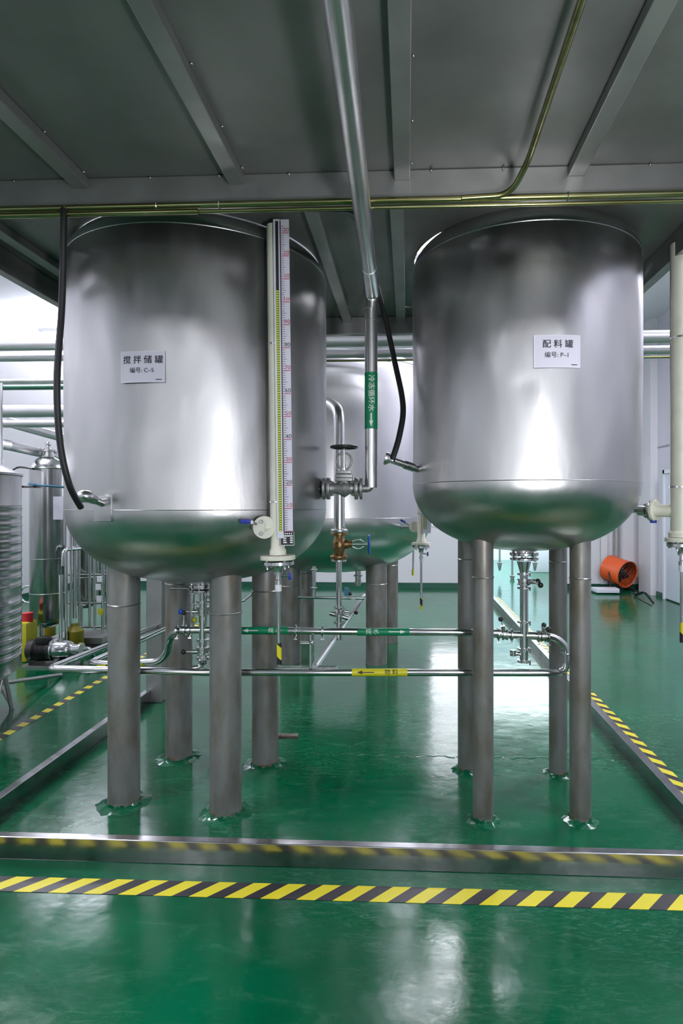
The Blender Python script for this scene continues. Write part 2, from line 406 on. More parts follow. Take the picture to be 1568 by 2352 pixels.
# ------------------------------------------------------------------ the setting
def struct(s, name, m, **k):
    o = s.build(name, m, None, **k); o['kind'] = 'structure'; return o
XL, XR, YB, YF, ZC = -6.2, 4.15, 10.7, -7.0, 4.6
struct(MB().box(XL, XR, YF, 16.2, -.1, 0), 'floor', M_floor, smooth=False)
struct(MB().box(XL, XR, YF, YB + .15, ZC, ZC + .1), 'ceiling', M_ceil, smooth=False)
struct(MB().box(XL - .1, XL, YF, YB + .15, 0, ZC), 'wall_left', M_wall, smooth=False)
struct(MB().box(XR, XR + .1, YF, 16.2, 0, ZC), 'wall_right', M_wallR, smooth=False)
struct(MB().box(XL, XR, YF - .1, YF, 0, ZC), 'wall_front', M_wall, smooth=False)
DX0, DX1, DZ = 1.40, 2.72, 2.35         # doorway to the filling room
WX0, WX1, WZ0, WZ1 = .42, 1.10, 1.12, 3.4   # tall daylit window
s = MB()
s.box(XL, WX0, YB, YB + .15, 0, ZC); s.box(WX0, WX1, YB, YB + .15, 0, WZ0); s.box(WX0, WX1, YB, YB + .15, WZ1, ZC)
s.box(WX1, DX0, YB, YB + .15, 0, ZC); s.box(DX0, DX1, YB, YB + .15, DZ, ZC); s.box(DX1, XR, YB, YB + .15, 0, ZC)
struct(s, 'wall_back', M_wall, smooth=False)
s = MB().box(WX0, WX1, YB + .06, YB + .09, WZ0, WZ1)
wn = struct(s, 'window_1', M_glassb, smooth=False)
s = MB()
for z in (WZ0, (WZ0 + WZ1) / 2, WZ1): s.box(WX0, WX1, YB - .01, YB + .06, z - .025, z + .025)
for x in (WX0, WX1): s.box(x - .025, x + .025, YB - .01, YB + .06, WZ0, WZ1)
s.build('window_frame', M_white, wn, smooth=False)
for i, x in enumerate((3.3, -.4, -4.6)):  # added glowing windows, never in view, for the tanks to reflect
    o = struct(MB().box(x - .6, x + .6, YF + .005, YF + .03, .7, 3.3), 'window_%d' % (i + 2), M_glassd, smooth=False)
    s = MB()
    for z in (.7, 2.0, 3.3): s.box(x - .64, x + .64, YF + .0, YF + .06, z - .03, z + .03)
    for q in (-.62, .62): s.box(x + q - .03, x + q + .03, YF, YF + .06, .7, 3.3)
    s.build('window_frame', M_white, o, smooth=False)
# filling room beyond the doorway
struct(MB().box(.2, XR, 16.2, 16.3, 0, 3.1), 'wall_filling_room_back', M_room, smooth=False)
struct(MB().box(.1, .2, YB + .15, 16.3, 0, 3.1), 'wall_filling_room_left', M_room, smooth=False)
struct(MB().box(.1, XR, YB + .15, 16.3, 3.1, 3.2), 'ceiling_filling_room', M_ceil, smooth=False)
s = MB(); s.box(DX0 - .05, DX0, YB - .02, YB + .17, 0, DZ + .05); s.box(DX1, DX1 + .05, YB - .02, YB + .17, 0, DZ + .05); s.box(DX0, DX1, YB - .02, YB + .17, DZ, DZ + .05)
struct(s, 'trim_1', M_white, smooth=False)
s = MB(); s.box(XL, DX0 - .05, YB - .03, YB - .001, 0, .09); s.box(DX1 + .05, XR, YB - .03, YB - .001, 0, .09)
struct(s, 'baseboard_back', M_skirt, smooth=False)
struct(MB().box(XR - .03, XR - .001, YF, YB, 0, .07), 'baseboard_right', M_skirt, smooth=False)
struct(MB().box(XL + .001, XL + .03, YF, YB, 0, .07), 'baseboard_left', M_skirt, smooth=False)
# side wall panels and the door on the right
M_seam = mat('panel_seam', (.25, .25, .28), .4)
s = MB()
for y in (2.0, 4.4, 6.8, 9.4): s.box(XR - .006, XR - .0005, y - .012, y + .012, .08, ZC)
for y0, y1, z in ((6.8, 9.4, 3.05), (6.8, 9.4, 2.3), (9.4, 10.7, 2.45), (4.4, 6.8, 3.05), (4.4, 6.8, 2.3)): s.box(XR - .006, XR - .0005, y0, y1, z - .014, z + .014)
struct(s, 'trim_2', M_seam, smooth=False)
s = MB(); s.box(XR - .12, XR - .001, 9.95, 10.45, 0, ZC); struct(s, 'trim_3', M_wall, smooth=False)
s = MB(); s.box(3.45, 3.56, YB - .05, YB - .031, .09, ZC); struct(s, 'trim_4', M_wall, smooth=False)
dr = struct(MB().box(XR - .05, XR - .001, 8.3, 9.55, .02, 2.0), 'door_1', M_door, smooth=False)
s = MB()
for y in (8.27, 9.58): s.box(XR - .07, XR - .0005, y - .03, y + .03, 0, 2.06)
s.box(XR - .07, XR - .0005, 8.24, 9.61, 2.0, 2.06); s.build('door_frame', M_white, dr, smooth=False)
MB().box(XR - .056, XR - .05, 8.75, 9.1, 1.25, 1.75).build('door_window', M_room, dr, smooth=False)
s = MB().cyl((XR - .05, 8.5, 1.0), (XR - .1, 8.5, 1.0), .012, n=10); s.cyl((XR - .1, 8.49, 1.0), (XR - .1, 8.62, 1.0), .01, n=10); s.build('door_handle', M_pol2, dr)

# stainless kerbs round the sunken bay
KH = .095
s = MB().poly([(-2.6, 2.415, 0), (2.4, 2.408, 0), (2.4, 2.448, 0), (-2.6, 2.455, 0)], (0, 0, KH)); struct(s, 'trim_5', M_kerb, bevel=.003, smooth=False)
s = MB().box(-1.99, -1.945, 2.46, 4.38, 0, KH); struct(s, 'trim_6', M_kerb, bevel=.003, smooth=False)
s = MB().box(1.29, 1.34, 2.455, 10.2, 0, KH); struct(s, 'trim_7', M_kerb, bevel=.003, smooth=False)
# weld-like ridge left by an old floor joint
s = MB(); pr = None
for i in range(60):
    x = -.62 + i * .031; y = 3.52 + .012 * math.sin(i * 1.7) + .006 * math.sin(i * .6); h = .0025 + .002 * math.sin(i * 2.1) ** 2
    R = [s.bm.verts.new((x, y - .014, -.001)), s.bm.verts.new((x, y, h)), s.bm.verts.new((x, y + .014, -.001))]
    if pr: s.bm.faces.new((pr[0], R[0], R[1], pr[1])); s.bm.faces.new((pr[1], R[1], R[2], pr[2]))
    pr = R
struct(s, 'trim_8', M_floor)

# hazard tapes
def tape(a, b, wd, m, label):
    a = Vector(a); b = Vector(b); d = (b - a); L_ = d.length; nrm = Vector((-d.y, d.x, 0)).normalized()
    s = MB().poly([a - nrm * wd / 2, b - nrm * wd / 2, b + nrm * wd / 2, a + nrm * wd / 2], (0, 0, .0012))
    o = s.build('hazard_tape', m, None, smooth=False); return tag(o, label, 'floor tape', 'black and yellow floor tapes')
tape((-2.6, 2.252, .0006), (2.4, 2.272, .0006), .090, M_tapeF, 'black and yellow striped tape across the foreground floor in front of the steel kerb')
tape((1.44, 1.5, .0006), (1.44, 9.6, .0006), .095, M_tapeR, 'black and yellow striped tape along the right kerb running away from view')
tape((-2.62, 2.7, .0006), (-2.62, 7.5, .0006), .06, M_tapeL, 'black and yellow chequered tape on the floor left of the left kerb')

# ------------------------------------------------------------------ platform above the tanks
TA = (W(466, 3.12).x, W(466, 3.12).y); RA = .65      # left tank
TB = (W(1200, 3.01).x, W(1200, 3.01).y); RB = .562    # right tank
KP = .948
ZS = 2.770; ZB = 2.730; ZCB = 2.653
PX0, PX1, PY0, PY1 = -2.04, 1.29, 1.10, 4.06
plat = thing('steel_platform', 'dark steel platform overhead with joists, pierced by the two big tanks', 'platform', (-.4, 2.8, ZS))
s = MB()
sqA = (TA[0] - .71, TA[0] + .71, TA[1] - .71, TA[1] + .71)
sqB = (TB[0] - .62, TB[0] + .62, TB[1] - .71 - (TB[1] - TA[1]), TB[1] + .71 - (TB[1] - TA[1]))
def plate(x0, x1, y0, y1): s.box(x0, x1, y0, y1, ZS, ZS + .006)
plate(PX0, PX1, PY0, sqA[2]); plate(PX0, PX1, sqA[3], PY1)
plate(PX0, sqA[0], sqA[2], sqA[3]); plate(sqA[1], sqB[0], sqA[2], sqA[3]); plate(sqB[1], PX1, sqA[2], sqA[3])
for c, Rh, sq in (((TA[0] + .0, TA[1] + .012), .618, sqA), ((TB[0] - .012, TB[1] + .045), .541, sqB)):
    n = 64
    for zz in (ZS, ZS + .006):
        I = []; O = []
        for k in range(n):
            t = 2 * PI * k / n + PI / n; dx, dy = math.cos(t), math.sin(t)
            I.append(s.bm.verts.new((c[0] + Rh * dx, c[1] + Rh * dy, zz)))
            kx = ((sq[1] if dx > 0 else sq[0]) - c[0]) / dx if abs(dx) > 1e-6 else 1e9
            ky = ((sq[3] if dy > 0 else sq[2]) - c[1]) / dy if abs(dy) > 1e-6 else 1e9
            q = min(kx, ky); O.append(s.bm.verts.new((c[0] + q * dx, c[1] + q * dy, zz)))
        s.bridge(I, O)
        if zz == ZS: I0 = I
        else: s.bridge(I0, I)
s.build('deck_sheet', M_platS, plat, smooth=False)
for y in (2.228, 3.953):
    MB().box(PX0 + .05, PX1 - .05, y, y + .05, ZCB, ZS - .001).build('cross_beam', M_beam, plat, bevel=.003, smooth=False)
for x, y0, y1 in ((-1.264, PY0, 2.228), (-.654, PY0, 2.228), (-.019, PY0, 2.228), (.63, PY0, 2.228), (-.403, 2.278, 3.953), (-.043, 2.278, 3.953), (-1.85, 2.278, 3.953)):
    MB().box(x - .03, x + .03, y0, y1, ZB, ZS - .001).build('joist', M_beam, plat, bevel=.003, smooth=False)
for x in (PX0, PX1 - .05):
    MB().box(x, x + .05, PY0, PY1, ZCB, ZS - .001).build('edge_beam', M_beam, plat, bevel=.003, smooth=False)
MB().box(PX0 + .05, PX1 - .05, PY0, PY0 + .05, ZCB, ZS - .001).build('edge_beam', M_beam, plat, smooth=False)
for x in (-1.264, -.654, -.019, .63):
    for y in (1.4, 1.66, 1.94, 2.18):
        MB().ball((x + .036, y, ZS - .003), .005, 8).build('screw', M_pol2, plat)
for k in range(12):
    MB().ball((-1.8 + k * .27, 2.223, ZS - .008), .005, 8).build('screw', M_pol2, plat)
pst = W(361, 4.52)
s = MB().box(pst.x - .06, pst.x + .06, pst.y - .06, pst.y + .06, 0, ZS + .6); tag(s.build('platform_post', M_beam, None, bevel=.006, smooth=False), 'square steel post on the floor behind the legs of the left tank', 'post')

# ------------------------------------------------------------------ tanks
def dish(s, c, R, z0, b, up, n=96, m=30, r0=0.02):
    prof = []
    for i in range(m + 1):
        t = (PI / 2) * i / m; r = R * math.cos(t) ** .85 if i < m else r0
        prof.append((b * math.sin(t), max(r, r0)))
    s.lathe((c[0], c[1], z0), (0, 0, 1 if up else -1), prof, n, caps=True)
def wavy(s, c, R, z0, z1, n=144, m=48, amp=.0023, seed=1, dents=()):
    rnd = random.Random(seed); ph = [rnd.uniform(0, 6.28) for _ in range(8)]; prev = None
    for j in range(m + 1):
        z = z0 + (z1 - z0) * j / m; ring = []
        for k in range(n):
            t = 2 * PI * k / n; e = math.sin(PI * j / m)
            d = amp * e * (math.sin(5 * t + ph[0] + 3 * z) + .7 * math.sin(9 * t + ph[1] - 4 * z) + .5 * math.sin(3 * t + 7 * z + ph[2]) + .45 * math.sin(17 * t + ph[3] + 9 * z) * math.sin(5 * z + ph[4] + 2 * t) + .16 * math.sin(29 * t + ph[5] - 17 * z) * math.sin(3 * t + 4 * z + ph[6]))
            for (pt, pz, pr, pd) in dents:
                a = (t - pt + PI) % (2 * PI) - PI; q = (a * R / pr) ** 2 + ((z - pz) / pr) ** 2
                if q < 6: d -= pd * math.exp(-q)
            ring.append(s.bm.verts.new((c[0] + (R + d) * math.cos(t), c[1] + (R + d) * math.sin(t), z)))
        if prev: s.bridge(prev, ring)
        prev = ring
def tank(name, label, c, R, zs, zt, bb, tb, legs, lr, lm, m, seed, dents=(), collars=True, n=144):
    t = thing(name, label, 'tank', (c[0], c[1], 0))
    s = MB(); wavy(s, c, R, zs, zt, n=n, seed=seed, dents=dents); s.build('shell', m, t, ang=60)
    s = MB(); dish(s, c, R, zs, bb, False); s.build('bottom_dish', m, t, ang=60)
    s = MB(); dish(s, c, R, zt, tb, True); s.build('top_dish', m, t, ang=60)
    MB().torus((c[0], c[1], zs), (0, 0, 1), R, .0018, 96, 6).build('weld_seam', M_weld, t)
    MB().torus((c[0], c[1], zt), (0, 0, 1), R, .0025, 80, 6).build('weld_seam', M_weld, t)
    for i, p in enumerate(legs):
        r_ = math.hypot(p.x - c[0], p.y - c[1]); q = min(r_ / R, .97)
        zt_ = zs - bb * math.sqrt(max(0, 1 - q ** 2.35)) + .06
        leg = MB().lathe((p.x, p.y, 0), (0, 0, 1), [(0, lr), (zt_, lr)], 36).build('leg', lm, t)
        MB().torus((p.x, p.y, zt_ - .22), (0, 0, 1), lr, .004, 28, 6).build('weld_seam', M_weld, leg)
        if collars:
            s = MB(); prev = None; rnd = random.Random(seed * 10 + i)
            for (rr, zz) in ((lr * 1.01, .018), (lr * 1.12, .010), (lr * 1.35, .005), (lr * 1.75, -.001)):
                ring = []
                for k in range(36):
                    a = 2 * PI * k / 36; j = 1 + (.10 * rnd.uniform(-1, 1) if rr > lr * 1.05 else 0)
                    ring.append(s.bm.verts.new((p.x + rr * j * math.cos(a), p.y + rr * j * math.sin(a), zz * (1 + .5 * rnd.uniform(-1, 1)))))
                if prev: s.bridge(prev, ring)
                prev = ring
            s.build('epoxy_collar', M_floor, leg)
            s = MB(); s.lathe((p.x, p.y, .014), (0, 0, 1), [(0, lr * 1.004), (.012, lr * 1.003)], 36, caps=False); s.build('rust_band', M_rust, leg)
    return t
def gd(px, py): return W(px, F * H / (py - CY))        # floor point seen at a pixel
def legpos(px, py, r):     # centre of a round leg whose near base edge is seen at the pixel
    d = F * H / (py - CY) + r; return W(px, d)
legsA = [legpos(285, 1862, .076), legpos(518, 1886, .076), legpos(411, 1752, .076), legpos(609, 1768, .076)]
_, pd1 = hit(540, 625, TA, RA); _, pd2 = hit(205, 640, TA, RA); _, pd3 = hit(370, 1050, TA, RA)
tkA = tank('storage_tank', 'large steel mixing tank on the left, sign reading C-5, on four thick pipe legs', TA, RA, 1.478, 2.69, .375, .2, legsA, .076, M_leg, M_tank, 3,
           dents=((pd1, 2.5, .05, .006), (pd2, 2.45, .05, .006), (pd3, 1.72, .06, .004)))
legsB = [legpos(1109, 1896, .049), legpos(1332, 1896, .049), legpos(1071, 1778, .049), legpos(1281, 1786, .049)]
_, pe1 = hit(1200, 905, TB, RB); _, pe2 = hit(1160, 640, TB, RB)
tkB = tank('storage_tank', 'large steel batching tank on the right, sign reading P-1, on four slim pipe legs', TB, RB, 1.605, 2.69, .335, .2, legsB, .049, M_leg, M_tank, 11,
           dents=((pe1, 2.0, .045, .005), (pe2, 2.57, .05, .006)))
T3 = (W(765, 5.95).x, W(765, 5.95).y); R3 = 1.0
legs3 = [legpos(667, 1527, .1), legpos(864, 1530, .1), legpos(700, 1480, .1), legpos(893, 1478, .08)]
tk3 = tank('storage_tank', 'bright steel tank standing behind the gap between the two big front tanks', T3, R3, 1.385, 2.75, .55, .2, legs3, .1, M_leg, M_tank2, 21, collars=False)

# right tank's label-plate rectangle and lower cone
def sign(t, c, R, x0, x1, y0, y1, big, small, bigsize):
    p, phi = hit((x0 + x1) / 2, (y0 + y1) / 2, c, R); p0, a0 = hit(x0, (y0 + y1) / 2, c, R); p1, a1 = hit(x1, (y0 + y1) / 2, c, R)
    wd = abs(a1 - a0) * R; dep = (p - Vector((0, 0, H))).dot(FW); ht = (y1 - y0) / F * dep; phi = (a0 + a1) / 2
    s = MB(); prev = None; f0 = on_vert(c, R, phi, p.z, .0045); f1 = on_vert(c, R, phi, p.z, .0065)
    for i in range(17):
        x = -wd / 2 + wd * i / 16
        col = [s.bm.verts.new(q) for q in (f0(x, -ht / 2), f1(x, -ht / 2), f1(x, ht / 2), f0(x, ht / 2))]
        if prev: s.bridge(prev, col)
        else: s.bm.faces.new(col)
        prev = col
    s.bm.faces.new(prev[::-1])
    o = s.build('sign', M_paper, t)
    marks('lettering', M_ink, o, on_vert(c, R, phi, p.z, .0075), [('t', big, bigsize, .002, ht * .21, .0005), ('t', small, ht * .19, -.002, -ht * .12, .0002), ], 0, .01)
    marks('fine_print', M_ink, o, on_vert(c, R, phi, p.z, .0075), [('p', [(wd * .3, -ht * .42), (wd * .43, -ht * .42), (wd * .43, -ht * .395), (wd * .3, -ht * .395)])], 0, .01)
    # printed border
    marks('border', M_white, o, on_vert(c, R, phi, p.z, .0072), [('p', [(-wd * .5, -ht * .5), (wd * .5, -ht * .5), (wd * .5, -ht * .47), (-wd * .5, -ht * .47)]), ('p', [(-wd * .5, ht * .47), (wd * .5, ht * .47), (wd * .5, ht * .5), (-wd * .5, ht * .5)]),
          ('p', [(-wd * .5, -ht * .47), (-wd * .475, -ht * .47), (-wd * .475, ht * .47), (-wd * .5, ht * .47)]), ('p', [(wd * .475, -ht * .47), (wd * .5, -ht * .47), (wd * .5, ht * .47), (wd * .475, ht * .47)])], 0, .01)
sign(tkA, TA, RA, 280, 380, 807, 879, '搅 拌 储 罐', '编号: C–5', .036)
sign(tkB, TB, RB, 1225, 1330, 770, 845, '配 料 罐', '编号: P–1', .036)
# reinforcement patch and thermowell on the left tank
p, ph = hit(236, 1158, TA, RA)
s = MB(); nn = Vector((math.cos(ph), math.sin(ph), 0)); tt = Vector((-math.sin(ph), math.cos(ph), 0))
s.obox(Vector((TA[0], TA[1], p.z - .02)) + nn * (RA - .004), tt * .05, Vector((0, 0, .055)), nn * .008); s.build('pad_plate', M_tank, tkA, bevel=.004)
s = MB(); q0 = Vector((TA[0], TA[1], p.z)) + nn * (RA - .01); q1 = P(196, 1140, 2.44)
s.cyl(q0, q0.lerp(q1, .7), .016, n=14); tw = s.build('sensor_pocket', M_pol2, tkA)
MB().lathe(q0.lerp(q1, .5), q1 - q0, [(0, .02), (.03, .02), (.035, .026), (.06, .026)], 6).build('hex_nut', M_pol2, tw)
MB().ball(q1, .036, 14, sz=.75).build('sensor_head', M_alu, tw)
# thermowell on the right tank
p, ph = hit(958, 1082, TB, RB)
q0 = p + (Vector((TB[0], TB[1], p.z)) - p).normalized() * .03; q1 = P(903, 1058, 2.78)
s = MB().cyl(q0, q1, .0155, n=14); tw = s.build('sensor_pocket', M_pol2, tkB)
MB().lathe(q0.lerp(q1, .35), q1 - q0, [(0, .021), (.05, .021)], 12).build('sleeve', M_pol2, tw)
MB().lathe(P(882, 1052, 2.78) , P(903, 1058, 2.78) - P(882, 1052, 2.78), [(0, .012), (.004, .03), (.016, .03), (.03, .016), (.045, .014)], 18).build('sensor_head', M_alu, tw)
# bracket welded to a rear leg
b0 = P(636, 1689, 3.46); b1 = P(684, 1689, 3.4)
s = MB().obox((b0 + b1) / 2, (b1 - b0) / 2, Vector((0, .018, 0)), Vector((0, 0, .004))); s.obox((b0 + b1) / 2 - Vector((0, -.016, .012)), (b1 - b0) / 2, Vector((0, .003, 0)), Vector((0, 0, .014)))
s.build('bracket', M_rust, tkA)

# ------------------------------------------------------------------ level gauges
def gauge(label, base, z0, ztop, R, face, side, digits=True, ztip=.9, tilt=0, group=None, rul=.037, scale=1.0):
    """magnetic level gauge. base = tube axis (x, y); face = unit vector towards the reader; side = unit vector to its right"""
    bx = Vector((base[0], base[1], 0)); n = Vector(face).normalized(); sd = Vector(side).normalized(); Z = Vector((0, 0, 1))
    t = thing('level_gauge', label, 'level gauge', (bx.x, bx.y, z0 - .12 - .0))
    zb = z0 - .105
    MB().lathe(bx + Z * (zb), Z, [(0, R * 1.18), (.02, R * 1.18), (.03, R), (ztop - zb, R)], 28).build('tube', M_pvc, t)
    # clips
    for z in (z0 + .125, z0 + .82):
        if z < ztop: MB().lathe(bx + Z * z, Z, [(0, R * 1.02), (0, R * 1.06), (.008, R * 1.06), (.008, R * 1.02)], 28, caps=False).build('clip', M_pol2, t)
    # flipper housing
    hc = bx + n * (R + .004) + sd * (R * .62)
    hs = MB().obox(hc + Z * ((z0 + ztop) / 2 - .01), sd * (.0145 * scale), n * .008, Z * ((ztop - z0) / 2 + .02)).build('indicator_housing', M_white, t, bevel=.002)
    fl = MB()
    k = 0
    while k * .01 < min(1.045, ztop - z0 - .01):
        z = z0 + k * .01
        fl.obox(hc + n * .009 + sd * .002 + Z * (z + .0042), sd * .0055 * scale, n * .002, Z * .0034); k += 1
    fl.build('flippers', M_flip, t, smooth=False, kind='stuff')
    MB().obox(hc + n * .0085 + sd * .002 + Z * ((z0 + ztop) / 2), sd * .0062 * scale, n * .0012, Z * ((ztop - z0) / 2)).build('flipper_track', M_ink, t, smooth=False)
    # ruler
    rc = hc + sd * (.0145 * scale + rul / 2 + .003) + n * .002
    MB().obox(hc + sd * .016 * scale + n * .003 + Z * ((z0 + ztop) / 2), sd * .002, n * .005, Z * ((ztop - z0) / 2)).build('track_edge', M_ink, t, smooth=False)
    ru = MB().obox(rc + Z * ((z0 + ztop) / 2 - .01), sd * rul / 2, n * .0015, Z * ((ztop - z0) / 2 + .02)).build('ruler', M_paper, t, smooth=False)
    if digits:
        fn = lambda x, y: rc + sd * x + n * .0022 + Z * (z0 + y)
        blk, red = [], []
        hw = rul / 2
        nmax = int((ztop - z0) / .01)
        for i in range(nmax):
            y = i * .01; ln = .34 if i % 10 else .9
            if i % 10 == 5: ln = .5
            th = .0009 if i % 10 else .0015
            (red if i % 10 == 0 else blk).append(('p', [(-hw * .92, y - th), (-hw * .92 + rul * ln, y - th), (-hw * .92 + rul * ln, y + th), (-hw * .92, y + th)]))
            if i % 10 == 0 and i > 0:
                tx = '1m' if i == 100 else str(i % 100)
                marks('scale_number', M_red if i >= 100 or i % 20 == 10 else M_ink, ru, fn, [('t', tx, .026, hw * .28, y + .013, .0)])
        marks('scale_marks', M_ink, ru, fn, blk); marks('red_scale_marks', M_red, ru, fn, red)
        # data plate
        dp = MB().obox(rc - sd * .006 + n * .003 + Z * (z0 - .032), sd * .03, n * .001, Z * .03).build('data_plate', M_ink, t, smooth=False)
        fn2 = lambda x, y: rc - sd * .006 + n * .0045 + Z * (z0 - .032) + sd * x + Z * y
        it = []
        for r_, (a, b_) in enumerate(((-.018, .024), (-.018, -.004), (-.018, -.006), (-.018, -.002))):
            y = .012 - r_ * .0095
            it.append(('p', [(a, y - .0028), (b_, y - .0028), (b_, y + .0028), (a, y + .0028)]))
            if r_: it.append(('p', [(.012, y - .003), (.024, y - .003), (.024, y + .003), (.012, y + .003)]))
        it += [('p', [(-.03, -.03), (.03, -.03), (.03, -.0275), (-.03, -.0275)]), ('p', [(.0285, -.03), (.03, -.03), (.03, .03), (.0285, .03)]), ('p', [(-.03, -.03), (-.0285, -.03), (-.0285, .03), (-.03, .03)])]
        it += [('p', [(-.02 + .009 * j, .019), (-.015 + .009 * j, .019), (-.015 + .009 * j, .025), (-.02 + .009 * j, .025)]) for j in range(5)]
        marks('data_plate_print', M_whiteink, dp, fn2, it)
    # bottom flanges
    flange(t, bx + Z * (zb - .012), Z, .0765, .020, M_pvc)
    flange(t, bx + Z * (zb - .036), Z, .070, .018, M_pol2, 4, M_pol2, .009)
    # drain valve and drain pipe
    zq = zb - .046
    MB().lathe(bx + Z * (zq - .085), Z, [(0, .016), (.02, .016), (.022, .012), (.045, .012), (.047, .02), (.07, .02), (.085, .028)], 14).build('drain_valve', M_pol2, t)
    s = MB().cyl(bx + Z * (zq - .045), bx + Z * (zq - .045) + sd * .05 - Z * .004, .005, n=8); dl = s.build('valve_stem', M_pol2, t)
    MB().obox(bx + Z * (zq - .05) + sd * .052, sd * .007, n * .004, Z * .016).build('grip', M_blue, dl, bevel=.002)
    MB().cyl(bx + Z * (zq - .085), bx + Z * (zq - .115), .015, n=12).build('pipe_socket', M_white, t)
    MB().cyl(bx + Z * (zq - .11), bx + Z * ztip, .0095, n=14).build('drain_pipe', M_pol, t)
    MB().cyl(bx + Z * (ztip - .003), bx + Z * (ztip + .09), .0108, n=14).build('tape_wrap', M_tapeP, t)
    return t, bx, zb
GB = W(638, 2.60)
nA = (-FW).normalized()
gA, bx, zb = gauge('tall level gauge with ruler and yellow-black float column in front of the left tank', (GB.x, GB.y), 1.385, 2.735, .031, nA, RT, ztip=.80)
# side connection back to the tank
pc = P(608, 1211, 2.575)
fl = flange(gA, pc, nA, .050, .016, M_pvc, 0)
for dx, dz in ((-.012, .026), (-.012, -.026)):
    MB().hexa(pc + RT * dx + Vector((0, 0, dz)) + nA * .008, nA, .009, .008).build('bolt', M_pol2, fl)
s = MB().cyl(pc, bx + Vector((0, 0, pc.z)), .02, n=16); s.build('branch', M_pvc, gA)
s = MB().cyl(pc - nA * .008, pc - nA * .16, .02, n=14); s.build('connection_pipe', M_pol2, gA)
s = MB().ball(P(588, 1209, 2.6), .022, 12); s.cyl(P(590, 1203, 2.57), P(576, 1199, 2.54), .006, n=8); lv = s.build('ball_valve', M_cast, gA)
MB().obox(P(566, 1197, 2.54), RT * .024, Vector((0, 0, .009)), FW * .006).build('grip', M_blue, lv, bevel=.003)
MB().obox(P(580, 1199, 2.535), RT * .005, Vector((0, 0, .0075)), FW * .007).build('grip_tag', M_white, lv, bevel=.001)
gA.rotation_euler = (0, -math.radians(.75), 0)
# right tank's own gauge, at the right edge of view
GR = W(1566, 2.75)
fR = (RT * .9 - FW * .45).normalized(); sR = Vector((-fR.y, fR.x, 0))
gR, bx, zb = gauge('cream level gauge with wide tube standing right of the P-1 tank', (GR.x, GR.y), 1.455, 2.72, .052, fR, sR, digits=False, ztip=.86)
pc = P(1503, 1173, 2.82)
ax = (P(1540, 1173, 2.78) - P(1470, 1172, 2.9)).normalized()
fl = flange(gR, pc, ax, .052, .016, M_pvc, 0)
flange(gR, pc - ax * .016, ax, .05, .012, M_pol2, 4, M_pol2, .009)
MB().cyl(pc, bx + Vector((0, 0, pc.z)), .03, n=18).build('branch', M_pvc, gR)
q = P(1452, 1172, 2.93)
s = MB().lathe(pc, q - pc, [(.02, .018), (.04, .018), (.042, .026), (.085, .026), (.088, .02), (.10, .014), ((q - pc).length + .06, .014)], 16); vb = s.build('ball_valve', M_pol2, gR)
s = MB().cyl(P(1492, 1180, 2.84), P(1497, 1196, 2.82), .006, n=8); s.obox(P(1500, 1198, 2.81), RT * .014, Vector((0, 0, .007)), FW * .005); s.build('grip', M_blue, vb)
s = MB().cyl(P(1498, 1160, 2.83), P(1494, 1172, 2.85), .012, n=10); s.build('stem', M_pol2, vb)
# gauge of the rear tank
G3 = W(967, 4.75)
g3, bx, zb = gauge('distant cream level gauge on the rear tank, seen left of the P-1 tank', (G3.x, G3.y), 1.305, 2.5, .032, nA, RT, digits=False, ztip=.66)
q = P(935, 1206, 4.95)
s = MB().cyl(P(952, 1210, 4.80), P(922, 1212, 5.2), .018, n=12); s.build('connection_pipe', M_pol2, g3)
flange(g3, P(952, 1210, 4.80), nA, .045, .014, M_pvc)
s = MB().cyl(P(943, 1208, 4.85), P(930, 1200, 4.8), .006, n=8); lv = s.build('ball_valve', M_cast, g3)
MB().obox(P(925, 1197, 4.8), (RT * .02 + Vector((0, 0, -.01))), Vector((.003, 0, .008)), FW * .006).build('grip', M_blue, lv)
s = MB().cyl(P(949, 1260, 6.6), P(948, 1318, 6.6), .011, n=10); dd = s.build('drain_pipe', M_pol, None)
tag(dd, 'thin far drain pipe with taped tip hanging left of the rear gauge', 'pipe')
MB().cyl(P(948, 1308, 6.6), P(948, 1322, 6.6), .013, n=10).build('tape_wrap', M_yellow, dd)
o = MB().cyl(P(949, 1262, 6.6), P(949, 1215, 6.6), .03, n=12).build('pipe_stub', M_pvc, dd)

# ------------------------------------------------------------------ big jacketed cooling-water pipe and its globe valve
cp = thing('cooling_water_pipe', 'thick silver jacketed pipe coming overhead then dropping between the tanks, with green arrow label', 'pipe', W(852, 3.0, 1.58))
e0 = P(767, -60, 1.2); e0.z = 2.575
e1 = P(855, 673, 3.0); e1.z = 2.575; e2 = P(852, 1120, 3.0)
d_ = (e1 - e0); 
MB().tube([e0, e1 - d_.normalized() * .34], .0325, 28).build('overhead_run', M_alu, cp)
MB().tube([e1 - d_.normalized() * .345, e1 - d_.normalized() * .02, ], .0345, 28).build('jacket_sleeve', M_alu, cp)
MB().tube(fillet([e1 - d_.normalized() * .1, e1, Vector((e2.x, e2.y, 2.42))], .07), .031, 24).build('elbow', M_alu, cp)
for tz, rr in ((.06, .0335), (.10, .0335)):
    pass
MB().tube([Vector((e2.x, e2.y, 2.50)), Vector((e2.x, e2.y, e2.z))], .0325, 28).build('drop_run', M_alu, cp)
for z in (2.44, 2.50): MB().torus((e2.x, e2.y, z), (0, 0, 1), .0325, .002, 28, 6).build('jacket_band', M_alu, cp)
